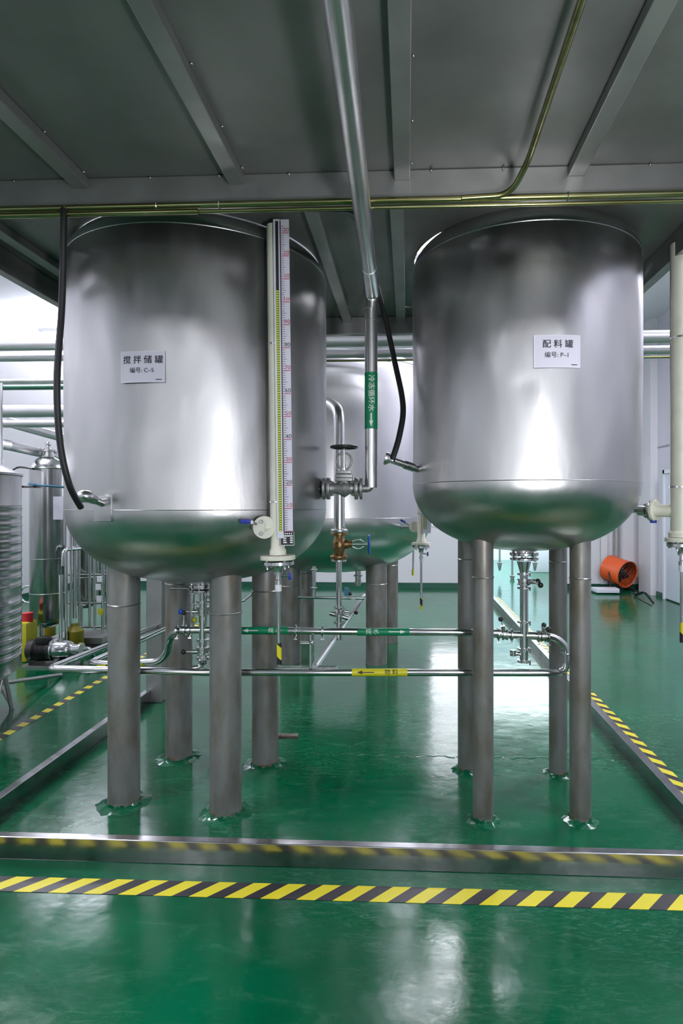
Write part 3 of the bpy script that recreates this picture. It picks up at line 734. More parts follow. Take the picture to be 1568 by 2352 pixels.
# sticker
z0 = P(852, 857, 3.0).z; z1 = P(852, 986, 3.0).z; mid = Vector((e2.x, e2.y, (z0 + z1) / 2)); hl = (z0 - z1) / 2
st = MB().lathe((e2.x, e2.y, z1), (0, 0, 1), [(0, .0332), (z0 - z1, .0332)], 32).build('green_label', M_green, cp)
ct = (camo.location - mid); ct.z = 0; ct.normalize()
def vfn(x, y):
    a = y / .0335; r = Vector((-ct.y, ct.x, 0)); r = r if r.dot(RT) > 0 else -r
    return mid + Vector((0, 0, -x)) + (ct * math.cos(a) + r * math.sin(a)) * .0342
marks('lettering', M_whiteink, st, vfn, [('t', '冷冻循环水', .037, -.036, .0, .0004)], 1, .006)
marks('arrow_mark', M_whiteink, st, vfn, [arrow(.066, hl * .93, 0, .0035, .0105, .03)], 1, .006)

gv = thing('globe_valve', 'grey cast flanged globe valve with black handwheel between the two front tanks', 'valve', P(790, 1145, 3.1))
vx = RT; D = 2.99
c = P(790, 1122, D); Zv = Vector((0, 0, 1))
s = MB().lathe(P(755, 1122, D), vx, [(0, .03), (.02, .026), (.05, .03), (.08, .047), (.105, .03), (.135, .027), (.16, .03)], 22)
s.build('body', M_cast, gv)
MB().lathe(c - Zv * .01, Zv, [(0, .036), (.03, .034), (.06, .03), (.075, .033)], 20).build('bonnet_neck', M_cast, gv)
flange(gv, P(754, 1122, D), vx, .056, .018, M_cast, 4, M_cast, .009)
flange(gv, P(744, 1122, D), vx, .056, .014, M_cast, 0)
flange(gv, P(818, 1122, D), vx, .056, .018, M_cast, 4, M_cast, .009)
flange(gv, P(829, 1122, D), vx, .056, .014, M_cast, 0)
for dz, r in ((1102, .047), (1094, .047), (1085, .04)):
    q = P(790, dz, D); MB().obox(q, vx * r * .92, Zv * .0085, FW * r * .92).build('bonnet_plate', M_cast, gv, bevel=.003)
for sg in (-1, 1):
    pts = [P(790, 1080, D) + vx * sg * .012, P(790, 1068, D) + vx * sg * .032, P(790, 1058, D) + vx * sg * .037, P(790, 1046, D) + vx * sg * .028, P(790, 1040, D) + vx * sg * .008]
    MB().tube(spline(pts, 6), .0055, 10).build('yoke', M_cast, gv)
MB().lathe(P(790, 1080, D), Zv, [(0, .018), (.01, .018), (.012, .010), (.03, .010), (.03, .006), (.125, .006)], 12).build('stem', M_pol2, gv)
hwc = P(790, 1027, D)
hw = MB().torus(hwc, Zv, .064, .0075, 36, 10).build('handwheel', M_blackp, gv)
s = MB()
for k in range(5):
    a = 2 * PI * k / 5 + .3; s.cyl(hwc, hwc + Vector((math.cos(a), math.sin(a), 0)) * .062, .005, n=8)
s.lathe(hwc - Zv * .01, Zv, [(0, .014), (.02, .014)], 14); s.build('spokes', M_blackp, hw)
el = fillet([P(829, 1122, D), P(848, 1122, D), P(852, 1108, 3.0)], .03)
MB().tube(el, .02, 16).build('elbow', M_cast, gv)
# stub and nozzle on the left tank's side
n0 = P(716, 1124, 2.97); 
MB().cyl(P(744, 1122, D), n0, .0155, n=16).build('stub_pipe', M_blackp, gv)
ns = MB().lathe(P(701, 1125, 2.97), P(716, 1124, 2.985) - P(701, 1125, 2.97), [(-.02, .06), (.0, .06), (.008, .05), (.01, .032), (.036, .03)], 24); ns.build('side_nozzle', M_tank, tkA)

# ------------------------------------------------------------------ white insulated steam pipe with brass valve
sp = thing('insulated_pipe', 'white jacketed vertical pipe with elbow, between the left tank and the rear tank', 'pipe', P(779, 1215, 3.9))
D2 = 3.9
MB().tube(fillet([P(735, 922, 4.15), P(762, 928, 4.05), P(779, 945, D2), P(779, 1215, D2)], .09), .037, 24).build('jacket', M_alu, sp)
flange(sp, P(779, 1219, D2), (0, 0, 1), .057, .022, M_alu, 4, M_pol2, .009)
bv = thing('brass_valve', 'brown brass globe valve with blue handwheel below the white jacketed pipe', 'valve', P(779, 1288, D2))
flange(bv, P(779, 1226, D2), (0, 0, 1), .057, .016, M_brass, 0)
MB().lathe(P(779, 1276, D2), (0, 0, 1), [(0, .028), (.02, .03), (.045, .042), (.075, .046), (.10, .04), (.125, .03), (.14, .03)], 22).build('body', M_brass, bv)
flange(bv, P(778, 1279, D2), (0, 0, 1), .057, .020, M_brass, 4, M_brass, .009)
MB().lathe(P(790, 1250, D2), RT, [(0, .03), (.03, .03), (.03, .024), (.055, .024)], 16).build('bonnet', M_brass, bv)
for sg in (-1, 1):
    pts = [P(805, 1250, D2) + Zv * sg * .012, P(815, 1250, D2) + Zv * sg * .026, P(826, 1250, D2) + Zv * sg * .03, P(836, 1250, D2) + Zv * sg * .014]
    MB().tube(spline(pts, 6), .005, 10).build('yoke', M_pol2, bv)
MB().cyl(P(800, 1250, D2), P(850, 1250, D2), .0065, n=10).build('stem', M_pol2, bv)
hw = MB().torus(P(847, 1250, D2), RT, .06, .0065, 32, 8).build('handwheel', M_blue2, bv)
s = MB()
for k in range(4):
    a = PI * k / 2 + .4; s.cyl(P(847, 1250, D2), P(847, 1250, D2) + (FW * math.cos(a) + Zv * math.sin(a)) * .058, .0045, n=8)
s.build('spokes', M_blue2, hw)
vp = thing('steam_riser', 'bare steel vertical pipe with lever valve below the brass valve', 'pipe', P(778, 1445, D2))
flange(vp, P(778, 1287, D2), (0, 0, 1), .05, .014, M_pol2, 0)
MB().cyl(P(778, 1290, D2), P(778, 1470, D2), .019, n=20).build('riser', M_pol, vp)
for yy in (1395, 1412, 1430): clamp(vp, P(778, yy, D2), (0, 0, 1), .024)
butterfly(vp, P(782, 1403, D2), (0, 0, 1), .024, RT * 1 - Zv * .1, .05, M_blackp)
MB().cyl(P(757, 1408, D2), P(800, 1420, D2), .016, n=14).build('cross_branch', M_pol2, vp)

# ------------------------------------------------------------------ product and pure-water pipes in front
DP = 3.0; rp = .0185
pw = thing('pure_water_pipe', 'upper horizontal steel pipe with two green arrow labels between the tanks', 'pipe', P(820, 1450, DP))
MB().tube([P(481, 1447, DP), P(1150, 1454, DP)], rp, 20).build('pipe_run', M_pol, pw)
for x in (679, 741): clamp(pw, P(x, 1449, DP), RT, .021)
def band(parent, x0, x1, y, m, txt, tsize, tx, arr, ink, r, d, name):
    a = P(x0, y, d); b = P(x1, y if isinstance(y, float) else y, d)
    o = MB().cyl(a, b, r + .0009, n=28).build(name, m, parent)
    mid = (a + b) / 2; u = (b - a).normalized(); hl = (b - a).length / 2
    n = (camo.location - mid); n -= u * n.dot(u); n.normalize()
    up = u.cross(n); up = up if up.z > 0 else -up
    up = (-n.cross(u)); up = up if up.z > 0 else -up
    f = lambda x, yy: mid + u * x + (n * math.cos(yy / r) + up * math.sin(yy / r)) * (r + .0019)
    marks('lettering', ink, o, f, [('t', txt, tsize, tx * hl, 0, .0002)], 1, .005)
    marks('arrow_mark', ink, o, f, [arrow(arr[0] * hl, arr[1] * hl, 0, .0022, .0085, .028)], 1, .005)
    return o
band(pw, 556, 662, 1448.4, M_green, '纯 水', .028, .42, (-.28, -.95), M_whiteink, rp, DP, 'green_label')
band(pw, 820, 940, 1451.2, M_green, '纯 水', .030, -.42, (.2, .85), M_whiteink, rp, DP, 'green_label')
# sampling branch
MB().cyl(P(713, 1455, DP), P(713, 1535, DP), .009, n=12).build('sample_branch', M_pol, pw)
sv = MB().cyl(P(690, 1478, DP), P(720, 1478, DP), .008, n=10).build('sample_valve', M_pol2, pw)
MB().ball(P(716, 1476, DP - .02), .012, 10).build('valve_ball', M_pol2, sv)
MB().obox(P(698, 1474, DP), RT * .022, Vector((0, 0, .003)), FW * .006).build('lever', M_pol2, sv)

pr_ = thing('product_pipe', 'lower horizontal steel pipe with yellow arrow label running behind the front tank legs', 'pipe', P(700, 1545, DP))
pA = P(112, 1536, 3.04); pB = P(1300, 1545, 3.0)
back = P(375, 1432, 4.6)
MB().tube(fillet([back, pA, P(480, 1544, 3.0), pB, P(1300, 1484, 3.01), P(1272, 1462, 3.01), P(1215, 1461, 3.01)], .05, 8), rp, 20).build('pipe_run', M_pol, pr_)
band(pr_, 808, 935, 1544.5, M_yellow, '物 料', .030, .42, (-.2, -.82), M_ink, rp, DP, 'yellow_label')
MB().cyl(back, back + (back - pA).normalized() * .012, .022, n=16).build('end_cap', M_yellow, pr_)
for x in (1300,): 
    clamp(pr_, P(1300, 1502, 3.0), (0, 0, 1), .021)
ln = thing('return_pipe', 'steel pipe running away along the floor behind the left tank legs', 'pipe', P(300, 1490, 3.9))
MB().tube(fillet([P(395, 1438, 4.4), P(205, 1523, 3.35), P(260, 1526, 3.3), P(365, 1520, 3.25), P(384, 1500, 3.22), P(390, 1462, 3.18), P(412, 1447, 3.12), P(480, 1447, 3.12)], .045, 8), .019, 20).build('pipe_run', M_pol, ln)
MB().cyl(P(228, 1527, 3.33), P(248, 1527, 3.31), .0198, n=20).build('yellow_label', M_yellow, ln)
MB().cyl(P(322, 1523, 3.27), P(338, 1522, 3.265), .0198, n=20).build('yellow_label', M_yellow, ln)
for x, y in ((407, 1448), (437, 1447)): clamp(ln, P(x, y, 3.12), RT, .021)
butterfly(ln, P(422, 1447, 3.12), RT, .021, Zv, .045, M_blackp)

dg = thing('long_transfer_pipe', 'steel pipe running away over the floor under the rear tank', 'pipe', P(728, 1534, 3.15))
MB().tube([P(722, 1533, 3.12), P(836, 1368, 6.1)], .019, 18).build('pipe_run', M_alu, dg)
MB().tube([P(684, 1372, 5.0), P(836, 1374, 5.0)], .012, 14).build('cross_run', M_pol, dg)
MB().obox(P(705, 1533, 3.12), RT * .165, FW * .02, Zv * .005).build('support_strip', M_pol2, dg)

# outlet valve trees
def outlet(t, px, D, ytop, yflange, ybot, M=M_pol2):
    Zd = Vector((0, 0, 1))
    flange(t, P(px, yflange, D), Zd, .072, .016, M_pol2, 6, M_pol2, .008)
    flange(t, P(px, yflange + 11, D), Zd, .072, .012, M_pol2, 0)
    MB().cyl(P(px, ytop, D), P(px, yflange - 2, D), .052, n=24).build('outlet_neck', M_tank, t)
oB = thing('outlet_valve_tree', 'polished outlet pipe with clamps and black-knobbed valves under the P-1 tank', 'valve assembly', P(1203, 1522, 3.01))
X, D = 1203, 3.01
outlet(oB, X, D, 1245, 1272, 1300)
MB().lathe(P(X, 1322, D), Zv, [(0, .022), (.02, .022), (.07, .036), (.075, .036)], 22).build('reducer', M_pol, oB)
MB().cyl(P(X, 1320, D), P(X, 1516, D), .021, n=22).build('drop_pipe', M_pol, oB)
butterfly(oB, P(X, 1336, D), Zv, .025, RT, .015, M_blackp)
s = MB().cyl(P(1219, 1333, D - .03), P(1240, 1343, D - .05), .005, n=8); k_ = s.build('lever', M_pol2, oB); MB().ball(P(1241, 1344, D - .05), .0145, 12).build('knob', M_blackp, k_)
for yy in (1318, 1350, 1428, 1490, 1518): clamp(oB, P(X, yy, D), Zv, .024)
MB().cyl(P(1130, 1456, D), P(1250, 1461, D), .019, n=20).build('cross_pipe', M_pol, oB)
for x, y in ((1144, 1456), (1174, 1458), (1236, 1461), (1258, 1462)): clamp(oB, P(x, y, D), RT, .021)
butterfly(oB, P(1159, 1457, D), RT, .021, (Zv - RT * .3 - FW * .2).normalized(), .04, M_blackp)
butterfly(oB, P(1247, 1461, D), RT, .021, (Zv * .9 - FW * .2), .015, M_blackp)
s = MB().cyl(P(1243, 1440, D - .05), P(1258, 1446, D - .08), .005, n=8); k_ = s.build('lever', M_pol2, oB); MB().ball(P(1259, 1446, D - .08), .0145, 12).build('knob', M_blackp, k_)
s = MB().cyl(P(X, 1503, D), P(1172, 1500, D), .011, n=12); s.cyl(P(1178, 1493, D), P(1178, 1506, D), .016, n=12); s.build('drain_cock', M_pol2, oB)

oA = thing('outlet_valve_tree', 'polished outlet pipe with blue and black knobbed valves under the C-5 tank', 'valve assembly', P(475, 1530, 3.12))
X, D = 474, 3.12
outlet(oA, X - 8, D, 1325, 1344, 1360)
MB().cyl(P(X - 8, 1350, D), P(X - 8, 1525, D), .021, n=22).build('drop_pipe', M_pol, oA)
for yy in (1382, 1396, 1470, 1488, 1512): clamp(oA, P(X - 8, yy, D), Zv, .024)
butterfly(oA, P(X - 8, 1405, D), Zv, .024, -RT, .065, M_blue2)
butterfly(oA, P(X - 8, 1497, D), Zv, .024, -RT, .05, M_blackp)
MB().cyl(P(440, 1447, D), P(484, 1447, D), .019, n=18).build('cross_pipe', M_pol, oA)
MB().tube(fillet([P(466, 1515, D), P(462, 1532, D), P(440, 1536, D - .02)], .03), .016, 14).build('bottom_elbow', M_pol, oA)
s = MB()
MB().cyl(P(443, 1335, D + .15), P(441, 1440, D + .15), .012, n=14).build('side_riser', M_pol, oA)
for yy in (1362, 1388, 1412): clamp(oA, P(442, yy, D + .15), Zv, .015)
MB().ball(P(447, 1424, D - .02), .012, 10, sz=1.3).build('yellow_cap', M_yellow, oA)
s = MB().tube([P(390, 1352, D + .3), P(430, 1352, D + .2), P(520, 1388, D - .12), P(560, 1380, D + .1), P(605, 1345, D + .3)], .006, 8)
tag(s.build('wire_tie', M_pol2, None), 'thin steel wire strung loosely between the legs under the C-5 tank', 'wire')

# outlet of the rear tank
oC = thing('outlet_valve_tree', 'small distant outlet valve hanging under the rear tank', 'valve assembly', P(822, 1335, 5.95))
MB().cyl(P(822, 1290, 5.95), P(822, 1345, 5.95), .03, n=16).build('drop_pipe', M_pol2, oC)
flange(oC, P(822, 1306, 5.95), Zv, .09, .03, M_pol2); clamp(oC, P(822, 1322, 5.95), Zv, .032); clamp(oC, P(822, 1338, 5.95), Zv, .032)
oD = thing('riser_pipe', 'polished short riser pipe with union under the rear tank, left of the white pipe', 'pipe', P(722, 1400, 4.9))
MB().cyl(P(721, 1300, 4.9), P(721, 1371, 4.9), .016, n=14).build('riser', M_pol, oD)
for yy in (1308, 1350): flange(oD, P(721, yy, 4.9), Zv, .03, .012, M_pol2)
for i, (x, y, x2) in enumerate(((775, 1365, 806), )):
    s = MB().cyl(P(x, y, 4.95), P(x2, y, 4.95), .005, n=8); o = s.build('sampling_lever', M_pol2, None); MB().ball(P(x2 - 2, y - 1, 4.95), .016, 10).build('knob', M_blackp, o); tag(o, 'thin lever with black knob behind the bare steel riser', 'lever')
MB().lathe(P(796, 1368, 4.95), Zv, [(0, .02), (.06, .02), (.07, .015)], 14).build('blue_cap', mat('teal_plastic', (.02, .13, .2), .35), o)

# ------------------------------------------------------------------ conduits, cables under the platform
def conduit(label, pts, r, fr=.1, clips=()):
    o = MB().tube(fillet(pts, fr, 8), r, 14).build('conduit', M_cond, None); tag(o, label, 'conduit', 'electrical conduits under the platform')
    for c_ in clips: MB().torus(c_, (1, 0, 0), r + .002, .0025, 16, 6).build('clip', M_pol2, o)
    return o
yc = 2.195
conduit('long thick yellowish conduit along the lower edge of the front cross beam', [(-2.4, yc, 2.638), (1.6, yc, 2.638)], .012, clips=[(-.71, yc, 2.638), (-.95, yc, 2.638), (-1.8, yc, 2.638), (.59, yc, 2.638)])
conduit('short lower conduit ending above the C-5 tank', [(-2.4, yc - .006, 2.611), (-.79, yc - .006, 2.611)], .011)
conduit('thin grey conduit running just below the thick one', [(-.79, yc + .01, 2.618), (1.6, yc + .01, 2.614)], .0075)
def Pz(px, py, z): return P(px, py, (z - H) * F / (CY - py))
conduit('yellowish conduit bending up across the deck underside towards the top right', [Pz(1060, 455, 2.634), Pz(1172, 448, 2.640), Pz(1212, 372, 2.706), Pz(1356, -60, 2.712)], .011, .13)
# cables
cbl = tag(MB().tube(spline([P(146, 480, 2.24), P(146, 520, 2.24), P(142, 700, 2.27), P(131, 870, 2.25), P(137, 1010, 2.27), P(158, 1110, 2.3), P(186, 1166, 2.38)], 10), .0125, 12).build('black_hose', M_black, None), 'black flexible hose hanging down the left side of the C-5 tank', 'hose')
MB().cyl(P(148, 474, 2.24), P(147, 520, 2.24), .007, n=10).build('conduit_end', M_cond, cbl)
tag(MB().tube(spline([P(600, 474, 2.31), P(700, 477, 2.32), P(770, 480, 2.36), P(812, 494, 2.55), P(845, 560, 2.95), P(866, 660, 3.12), P(884, 730, 3.12), P(906, 830, 3.05), P(925, 930, 2.9), P(917, 1000, 2.82), P(900, 1057, 2.77)], 10), .0145, 12).build('black_hose', M_black, None), 'black flexible hose looping down between the tanks to the P-1 sensor head', 'hose')

# ------------------------------------------------------------------ service pipes crossing the hall behind the tanks
def cross_pipe(label, y, z, r, m, x0=XL, x1=4.1, name='service_pipe'):
    return tag(MB().cyl((x0, y, z), (x1, y, z), r, n=24).build(name, m, None), label, 'pipe', 'service pipes crossing the hall')
def zz(py, y): return H - (py - CY) / F * y
cross_pipe('thick silver jacketed pipe crossing the hall, topmost behind the tanks', 4.62, zz(781, 4.62), .048, M_alu2)
cross_pipe('second silver jacketed pipe crossing just below the topmost', 4.75, zz(811, 4.75), .034, M_alu2)
cross_pipe('thin yellowish conduit crossing below the two silver pipes', 4.62, zz(827, 4.62), .009, M_cond, x0=-.9)
cross_pipe('dark grey upper pipe of the lower pair at far left', 5.2, zz(868, 5.2), .026, M_beam, x1=-1.5)
cross_pipe('green painted pipe crossing at far left', 5.15, zz(882, 5.15), .024, M_greenpipe, x1=-1.5)
cross_pipe('crumpled foil wrapped thick pipe at far left', 5.2, zz(937, 5.2), .062, M_alu2, x1=-1.5)
cross_pipe('silver pipe below the foil wrapped pipe at far left', 5.4, zz(968, 5.4), .036, M_alu2, x1=-1.5)
tag(MB().tube([P(5, 965, 5.6), P(160, 1010, 6.8)], .05, 20).build('service_pipe', M_alu2, None), 'silver pipe sloping down to the right at far left above the filter columns', 'pipe')
tag(MB().tube([P(-10, 1020, 5.6), P(18, 1022, 5.6), P(130, 1048, 6.4)], .05, 20).build('service_pipe', M_alu2, None), 'lowest silver sloping pipe behind the filter column head', 'pipe')
tag(MB().cyl(P(3, 880, 5.0), P(3, 1068, 5.0), .012, n=12).build('hanger_rod', M_pol, None), 'bright vertical rod at the left edge above the ribbed tank', 'rod')

# ------------------------------------------------------------------ left background equipment
rc_ = W(-166, 3.95)
rt_ = thing('ribbed_tank', 'ribbed stainless water tank on a tube stand at the left edge', 'tank', (rc_.x, rc_.y, 0))
Rr = .54; prof = [(0, .12), (.0, Rr * .9), (.03, Rr)]; zcur = .03
zb_, zt_ = .33, 1.70
nr = 19; hgt = (zt_ - zb_)
for i in range(nr):
    if i in (0, 8): continue
    a = .05 + (hgt - .22) * i / nr
    prof += [(a, Rr), (a + .006, Rr + .0035), (a + .014, Rr + .0035), (a + .018, Rr - .002), (a + .024, Rr - .002), (a + .028, Rr + .0025), (a + .034, Rr)]
prof += [(hgt, Rr), (hgt + .005, Rr + .008), (hgt + .02, Rr + .008), (hgt + .03, Rr * .97), (hgt + .12, Rr * .66), (hgt + .2, Rr * .3), (hgt + .22, .12)]
MB().lathe((rc_.x, rc_.y, zb_), (0, 0, 1), prof, 64).build('body', M_polw, rt_)
MB().lathe((rc_.x, rc_.y, zb_ + hgt + .21), (0, 0, 1), [(0, .14), (.05, .14), (.06, .1)], 24).build('manhole_cover', M_pol2, rt_)
for k in range(6):
    a = 2 * PI * k / 6 - .15
    f = Vector((rc_.x + .5 * math.cos(a), rc_.y + .5 * math.sin(a), 0)); tp = Vector((rc_.x + .44 * math.cos(a), rc_.y + .44 * math.sin(a), zb_ + .01))
    s = MB().cyl(f, tp, .016, n=12); g = Vector((rc_.x + .44 * math.cos(a + .5), rc_.y + .44 * math.sin(a + .5), zb_ + .01)); s.cyl(f + Zv * .02, g, .012, n=10); s.build('leg', M_beam, rt_)
MB().torus((rc_.x, rc_.y, zb_ - .0), (0, 0, 1), Rr * .88, .016, 48, 8).build('stand_ring', M_beam, rt_)

def column(px, d, r, z0, z1, label, head=True, card=False):
    c = W(px, d); t = thing('filter_column', label, 'filter vessel', (c.x, c.y, 0), 'steel filter vessels at the left')
    MB().lathe((c.x, c.y, z0), (0, 0, 1), [(0, r * .4), (.05, r * .85), (.1, r), (z1 - z0, r)], 32).build('shell', M_polw, t)
    MB().torus((c.x, c.y, z1), (0, 0, 1), r, .008, 32, 6).build('rim', M_pol2, t)
    MB().lathe((c.x, c.y, z1), (0, 0, 1), [(0, r), (.05, r * .92), (.10, r * .6), (.12, r * .35), (.17, r * .35)], 28).build('domed_head', M_pol2, t)
    if head:
        flange(t, (c.x, c.y, z1 + .18), Zv, r * .55, .018, M_pol2, 6, M_pol2, .012)
        s = MB().cyl((c.x, c.y, z1 + .18), (c.x, c.y, z1 + .24), .02, n=12); s.ball((c.x, c.y, z1 + .25), .03, 10); s.build('air_vent', M_pol2, t)
    for k in range(3):
        a = 2 * PI * k / 3 + .5; MB().cyl((c.x + r * .7 * math.cos(a), c.y + r * .7 * math.sin(a), 0), (c.x + r * .7 * math.cos(a), c.y + r * .7 * math.sin(a), z0 + .08), .018, n=10).build('leg', M_pol2, t)
    for z in (z0 + .35, z0 + .7):
        MB().torus((c.x, c.y, z), (0, 0, 1), r, .004, 32, 6).build('weld_seam', M_weld, t)
    if card:
        n = (camo.location - c); n.z = 0; n.normalize()
        MB().obox(W(133, d, 1.47) + n * (r * .93), RT * .05, FW * .002, Zv * .115).build('white_card', M_paper, t, smooth=False)
        MB().torus((c.x, c.y, z1 - .17), (.1, 0, 1), r + .003, .012, 32, 6).build('blue_ribbon', mat('blue_ribbon', (.05, .18, .30), .5), t)
    return t
fc1 = column(110, 6.0, .165, .26, 1.87, 'tall filter vessel with blue ribbon and white card, nearest the ribbed tank', card=True)
MB().torus(P(66, 1365, 6.0), FW, .085, .010, 28, 8).build('ring_handle', M_pol2, fc1)
column(197, 6.6, .13, .35, 1.55, 'filter vessel second from the ribbed tank, behind the black pump', head=False)
column(226, 7.2, .12, .35, 1.5, 'slim filter vessel beside the front leg of the C-5 tank', head=False)
# membrane skid with upright tubes
sk = thing('pipe_skid', 'cluster of upright polished pipes with a top manifold behind the pump', 'pipe rack', W(185, 6.1))
b = W(150, 6.2)
for k, (px, yt, yb, r) in enumerate(((152, 1268, 1472, .016), (163, 1150, 1455, .012), (172, 1180, 1420, .02), (182, 1262, 1440, .012), (206, 1258, 1440, .014), (236, 1262, 1462, .018), (246, 1275, 1470, .010), (216, 1262, 1450, .010))):
    d = 5.9 + .08 * k; MB().cyl(P(px, yt, d), P(px, yb, d), r, n=14).build('upright_pipe', M_pol, sk)
MB().tube(fillet([P(145, 1300, 5.9), P(146, 1262, 5.9), P(195, 1258, 6.2), P(240, 1268, 6.6)], .06), .022, 14).build('manifold', M_pol, sk)
for y in (1320, 1385, 1440): MB().cyl(P(148, y, 6.3), P(246, y, 6.6), .012, n=10).build('cross_rail', M_beam, sk)
MB().obox(P(195, 1462, 6.3), RT * .28, FW * .2, Zv * .03).build('base_plate', M_beam, sk)
MB().obox(P(200, 1500, 6.3), RT * .24, FW * .16, Zv * .12).build('plinth', M_beam, sk)
for i, (px, py) in enumerate(((226, 1348), (228, 1375), (229, 1330), (231, 1405))):
    MB().obox(P(px, py, 6.0), RT * .025, FW * .01, Zv * .03).build('gauge_panel', M_white if i != 3 else M_yellowcan, sk, smooth=False)
for i, (px, py, d, lb) in enumerate(((172, 1450, 6.0, 'yellow dosing drum behind the pump, beside the pipe skid'), (108, 1458, 6.4, 'small yellow drum behind the motor of the pump'))):
    p = P(px, py, d); s = MB().lathe((p.x, p.y, 0), (0, 0, 1), [(0, .075), (.02, .085), (.22, .085), (.25, .05), (.27, .04), (.29, .04)], 20)
    tag(s.build('yellow_drum', M_drum, None), lb, 'drum')
# pump
pu = thing('pump', 'horizontal pump with black motor and polished steel head on the floor at left', 'pump', W(120, 5.55))
D = 5.5
ax = (P(180, 1492, D) - P(70, 1492, D)).normalized()
mo = MB().lathe(P(66, 1492, D), ax, [(0, .07), (.015, .095), (.10, .095), (.105, .10), (.235, .10), (.24, .08)], 24).build('motor', M_blackp, pu)
s = MB()
for k in range(12): s.lathe(P(84, 1492, D) + ax * k * .011, ax, [(0, .105), (.004, .105)], 24)
s.build('cooling_fins', M_blackp, mo, smooth=False)
MB().obox(P(100, 1470, D - .04), ax * .05, FW * .05, Zv * .03).build('terminal_box', M_blackp, pu, bevel=.006)
MB().lathe(P(122, 1492, D), ax, [(0, .09), (.01, .105), (.02, .105), (.025, .085), (.14, .085), (.17, .07), (.19, .05), (.24, .05), (.25, .065), (.27, .065)], 26).build('pump_head', M_pol, pu)
MB().tube(fillet([P(140, 1478, D), P(140, 1320, D), ], .02), .018, 12).build('discharge_pipe', M_pol, pu)
MB().tube(fillet([P(180, 1492, D), P(205, 1490, D + .1), P(215, 1510, D + .3)], .05), .022, 12).build('suction_pipe', M_pol, pu)
for x in (85, 150): MB().obox(Vector((P(x, 1500, D).x, P(x, 1500, D).y, .035)), ax * .03, FW * .08, Zv * .035).build('foot', M_blackp, pu)
MB().obox(Vector((P(118, 1500, D).x, P(118, 1500, D).y, .01)), ax * .22, FW * .1, Zv * .01).build('base_plate', M_beam, pu)
# jerrycan
j = W(63, 5.68)
jc = thing('jerrycan', 'tall yellow plastic container with red cap between the ribbed tank and the pump', 'container', (j.x, j.y, 0))
MB().box(j.x - .06, j.x + .05, j.y - .09, j.y + .09, 0, .38).build('body', M_yellowcan, jc, bevel=.025)
MB().cyl((j.x, j.y, .37), (j.x, j.y, .46), .05, n=18).build('cap', mat('red_plastic', (.55, .02, .03), .4), jc)
s = MB().tube(spline([P(28, 1080, 5.2), P(45, 1073, 5.3), P(75, 1077, 5.9)], 6), .009, 8); tag(s.build('signal_cable', M_black, None), 'thin dark cable from the ribbed tank top to the filter vessel', 'cable')
s = MB().tube([P(52, 1118, 5.0), P(76, 1118, 5.9)], .010, 8); tag(s.build('brace_rod', M_black, None), 'short dark rod between the ribbed tank and the filter vessel', 'rod')
s = MB().tube([gd(5, 1625) + Zv * .18, gd(140, 1555) + Zv * .02 ], .016, 12); tag(s.build('floor_pipe', M_beam, None), 'grey pipe slanting over the floor from the ribbed tank stand', 'pipe')
# small things under the left tank background
for i, (px, yt, yb, d, r) in enumerate(((590, 1360, 1500, 6.5, .04), (622, 1350, 1500, 6.8, .05))):
    pass

# ------------------------------------------------------------------ right background things
D = 10.3
fan = thing('blower_fan', 'orange portable cylinder blower fan on the floor by the far wall', 'fan', W(1424, D))
fc = P(1420, 1312, D); fax = (RT * .42 - FW * .85 - Zv * .18).normalized()
a_, u_, v_ = frame(fax); Rf = .225
s = MB()
rings = []
for (h, r) in ((-.2, Rf), (-.2, Rf + .012), (-.17, Rf + .004), (.17, Rf + .004), (.2, Rf + .012), (.2, Rf), (.19, Rf - .008), (-.19, Rf - .008)):
    rings.append(s.ring(fc + a_ * h, u_, v_, r, 36))
for i in range(len(rings)): s.bridge(rings[i], rings[(i + 1) % len(rings)])
s.build('drum', M_orange, fan)
s = MB()
for r in (.07, .12, .17, .21): s.torus(fc + a_ * .19, a_, r, .003, 32, 5)
for k in range(8):
    a = PI * k / 4; s.cyl(fc + a_ * .19, fc + a_ * .19 + (u_ * math.cos(a) + v_ * math.sin(a)) * Rf, .003, n=6)
s.build('grille', M_blackp, fan)
s = MB()
for k in range(5):
    a = 2 * PI * k / 5; d1 = u_ * math.cos(a) + v_ * math.sin(a); d2 = a_.cross(d1)
    s.obox(fc + a_ * .05 + d1 * .11, d1 * .085, (d2 * .045 + a_ * .03), a_.cross(d2) * .003)
s.lathe(fc - a_ * .1, a_, [(0, .06), (.18, .06), (.2, .03)], 16); s.build('blades', M_blackp, fan)
s = MB()
for sg in (-1, 1):
    q = fc + u_ * sg * (Rf + .01); s.tube([q, Vector((q.x, q.y, .02)) + a_ * .05], .011, 8)
    s.tube([Vector((q.x, q.y, .014)) - Vector((a_.x, a_.y, 0)) * .18, Vector((q.x, q.y, .014)) + Vector((a_.x, a_.y, 0)) * .2], .012, 8)
s.build('stand', M_blackp, fan)
tr = P(1391, 1358, 10.0); s = MB().poly([(tr.x - .19, tr.y - .12, .02), (tr.x + .19, tr.y - .12, .02), (tr.x + .21, tr.y + .14, .02), (tr.x - .21, tr.y + .14, .02)], (0, 0, .07))
tag(s.build('tray', M_tray, None, bevel=.012), 'shallow white tray on the floor in front of the orange fan', 'tray')
tag(MB().cyl(gd(1460, 1372) + Zv * .012, gd(1497, 1391) + Zv * .012, .011, n=10).build('metal_rod', M_pol, None), 'shiny metal rod lying on the floor by the right wall', 'rod')
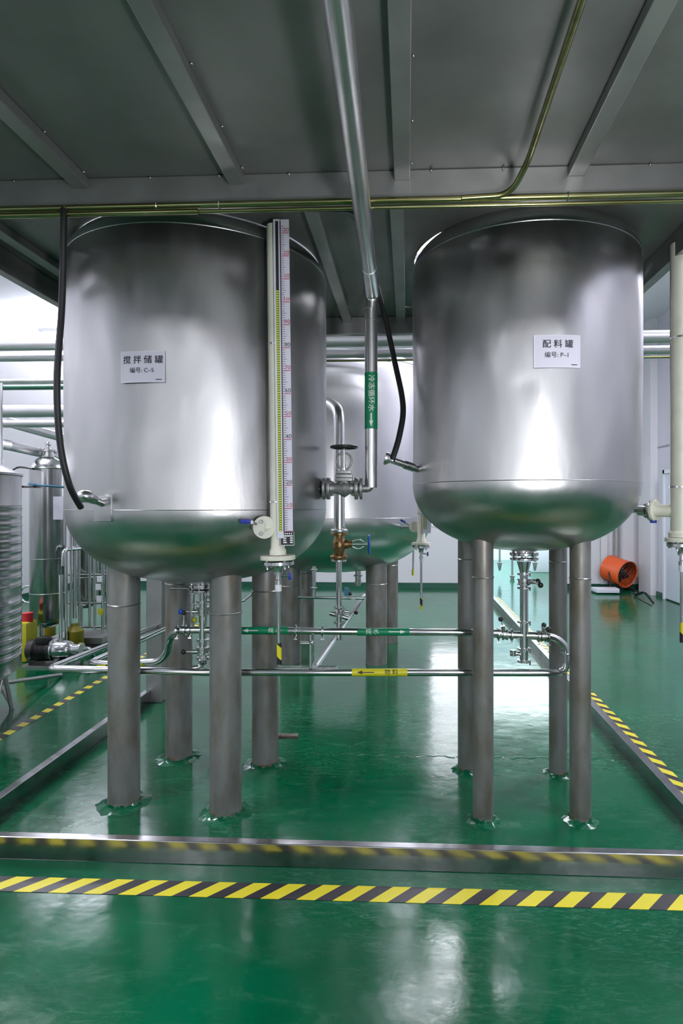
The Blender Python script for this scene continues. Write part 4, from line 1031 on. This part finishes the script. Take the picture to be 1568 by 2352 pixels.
tag(MB().tube(spline([gd(1455, 1352) + Zv * .01, gd(1462, 1364) + Zv * .015, gd(1480, 1362) + Zv * .01, gd(1500, 1385) + Zv * .01], 6), .014, 8).build('power_cord', M_black, None), 'dark power cord on the floor between the orange fan and the wall', 'cord')
q = gd(1460, 1368); tag(MB().ball((q.x, q.y, .035), .035, 12).build('castor_wheel', M_black, None), 'small dark castor wheel on the floor beside the metal rod', 'wheel')
# cable tray pipes up the back wall near the fan
for i, px in enumerate((1409, 1420)):
    p = W(px, 10.5); tag(MB().cyl((p.x, 10.655, .35), (p.x, 10.655, 3.2), .018, n=10).build('wall_pipe', M_beam, None), ('left' if i == 0 else 'right') + ' one of two thin grey pipes on the far wall above the orange fan', 'pipe')
# filling room: hanging nozzles and machine rail
rl = thing('nozzle_rail', 'rail carrying hanging filling nozzles in the bright room beyond the doorway', 'rail', W(1190, 11.9, 1.9))
pz = [(1147, 1308), (1176, 1338), (1228, 1308)]
ry = 11.9; zr = H - (1240 - CY) / F * ry
MB().tube([P(1110, 1240, ry), P(1275, 1240, ry)], .03, 12).build('rail_bar', M_pol2, rl)
for px in (1112, 1272): MB().cyl(P(px, 1240, ry), W(px, ry), .03, n=12).build('rail_post', M_pol2, rl)
for (px, pyb), lb in zip(pz, ('left nozzle in the bright room', 'middle and lowest nozzle in the bright room', 'right nozzle in the bright room')):
    t = thing('filling_nozzle', 'hanging filling nozzle, ' + lb + ' beyond the doorway', 'nozzle', P(px, pyb, ry), 'filling nozzles in the bright room')
    MB().cyl(P(px, 1243, ry), P(px, pyb - 18, ry), .022, n=10).build('supply_tube', M_beam, t)
    MB().lathe(P(px, pyb + 3, ry), Zv, [(0, .012), (.05, .03), (.12, .042), (.14, .042), (.15, .055), (.17, .055), (.18, .03), (.2, .03)], 14).build('nozzle_head', M_cast, t)
s = MB().box(W(1240, 13.5).x - .28, W(1240, 13.5).x + .28, 13.2, 13.8, 0, .75); tag(s.build('machine_cabinet', M_white, None, bevel=.02), 'white machine cabinet in the bright room seen through the P-1 tank legs', 'cabinet')

# ceiling lamp fixtures of the hall
for x, y, p, wh in LAMPS:
    t = thing('ceiling_light', 'square panel lamp hanging under the hall ceiling, ' + wh, 'ceiling light', (x, y, ZC), 'panel lamps of the hall ceiling')
    MB().box(x - .62, x + .62, y - .62, y + .62, 4.30, 4.35).build('housing', M_white, t, smooth=False)
    MB().box(x - .58, x + .58, y - .58, y + .58, 4.285, 4.30).build('diffuser', M_lamp, t, smooth=False)
    for dx in (-.5, .5): MB().cyl((x + dx, y, 4.34), (x + dx, y, ZC), .006, n=8).build('suspension_rod', M_pol2, t)
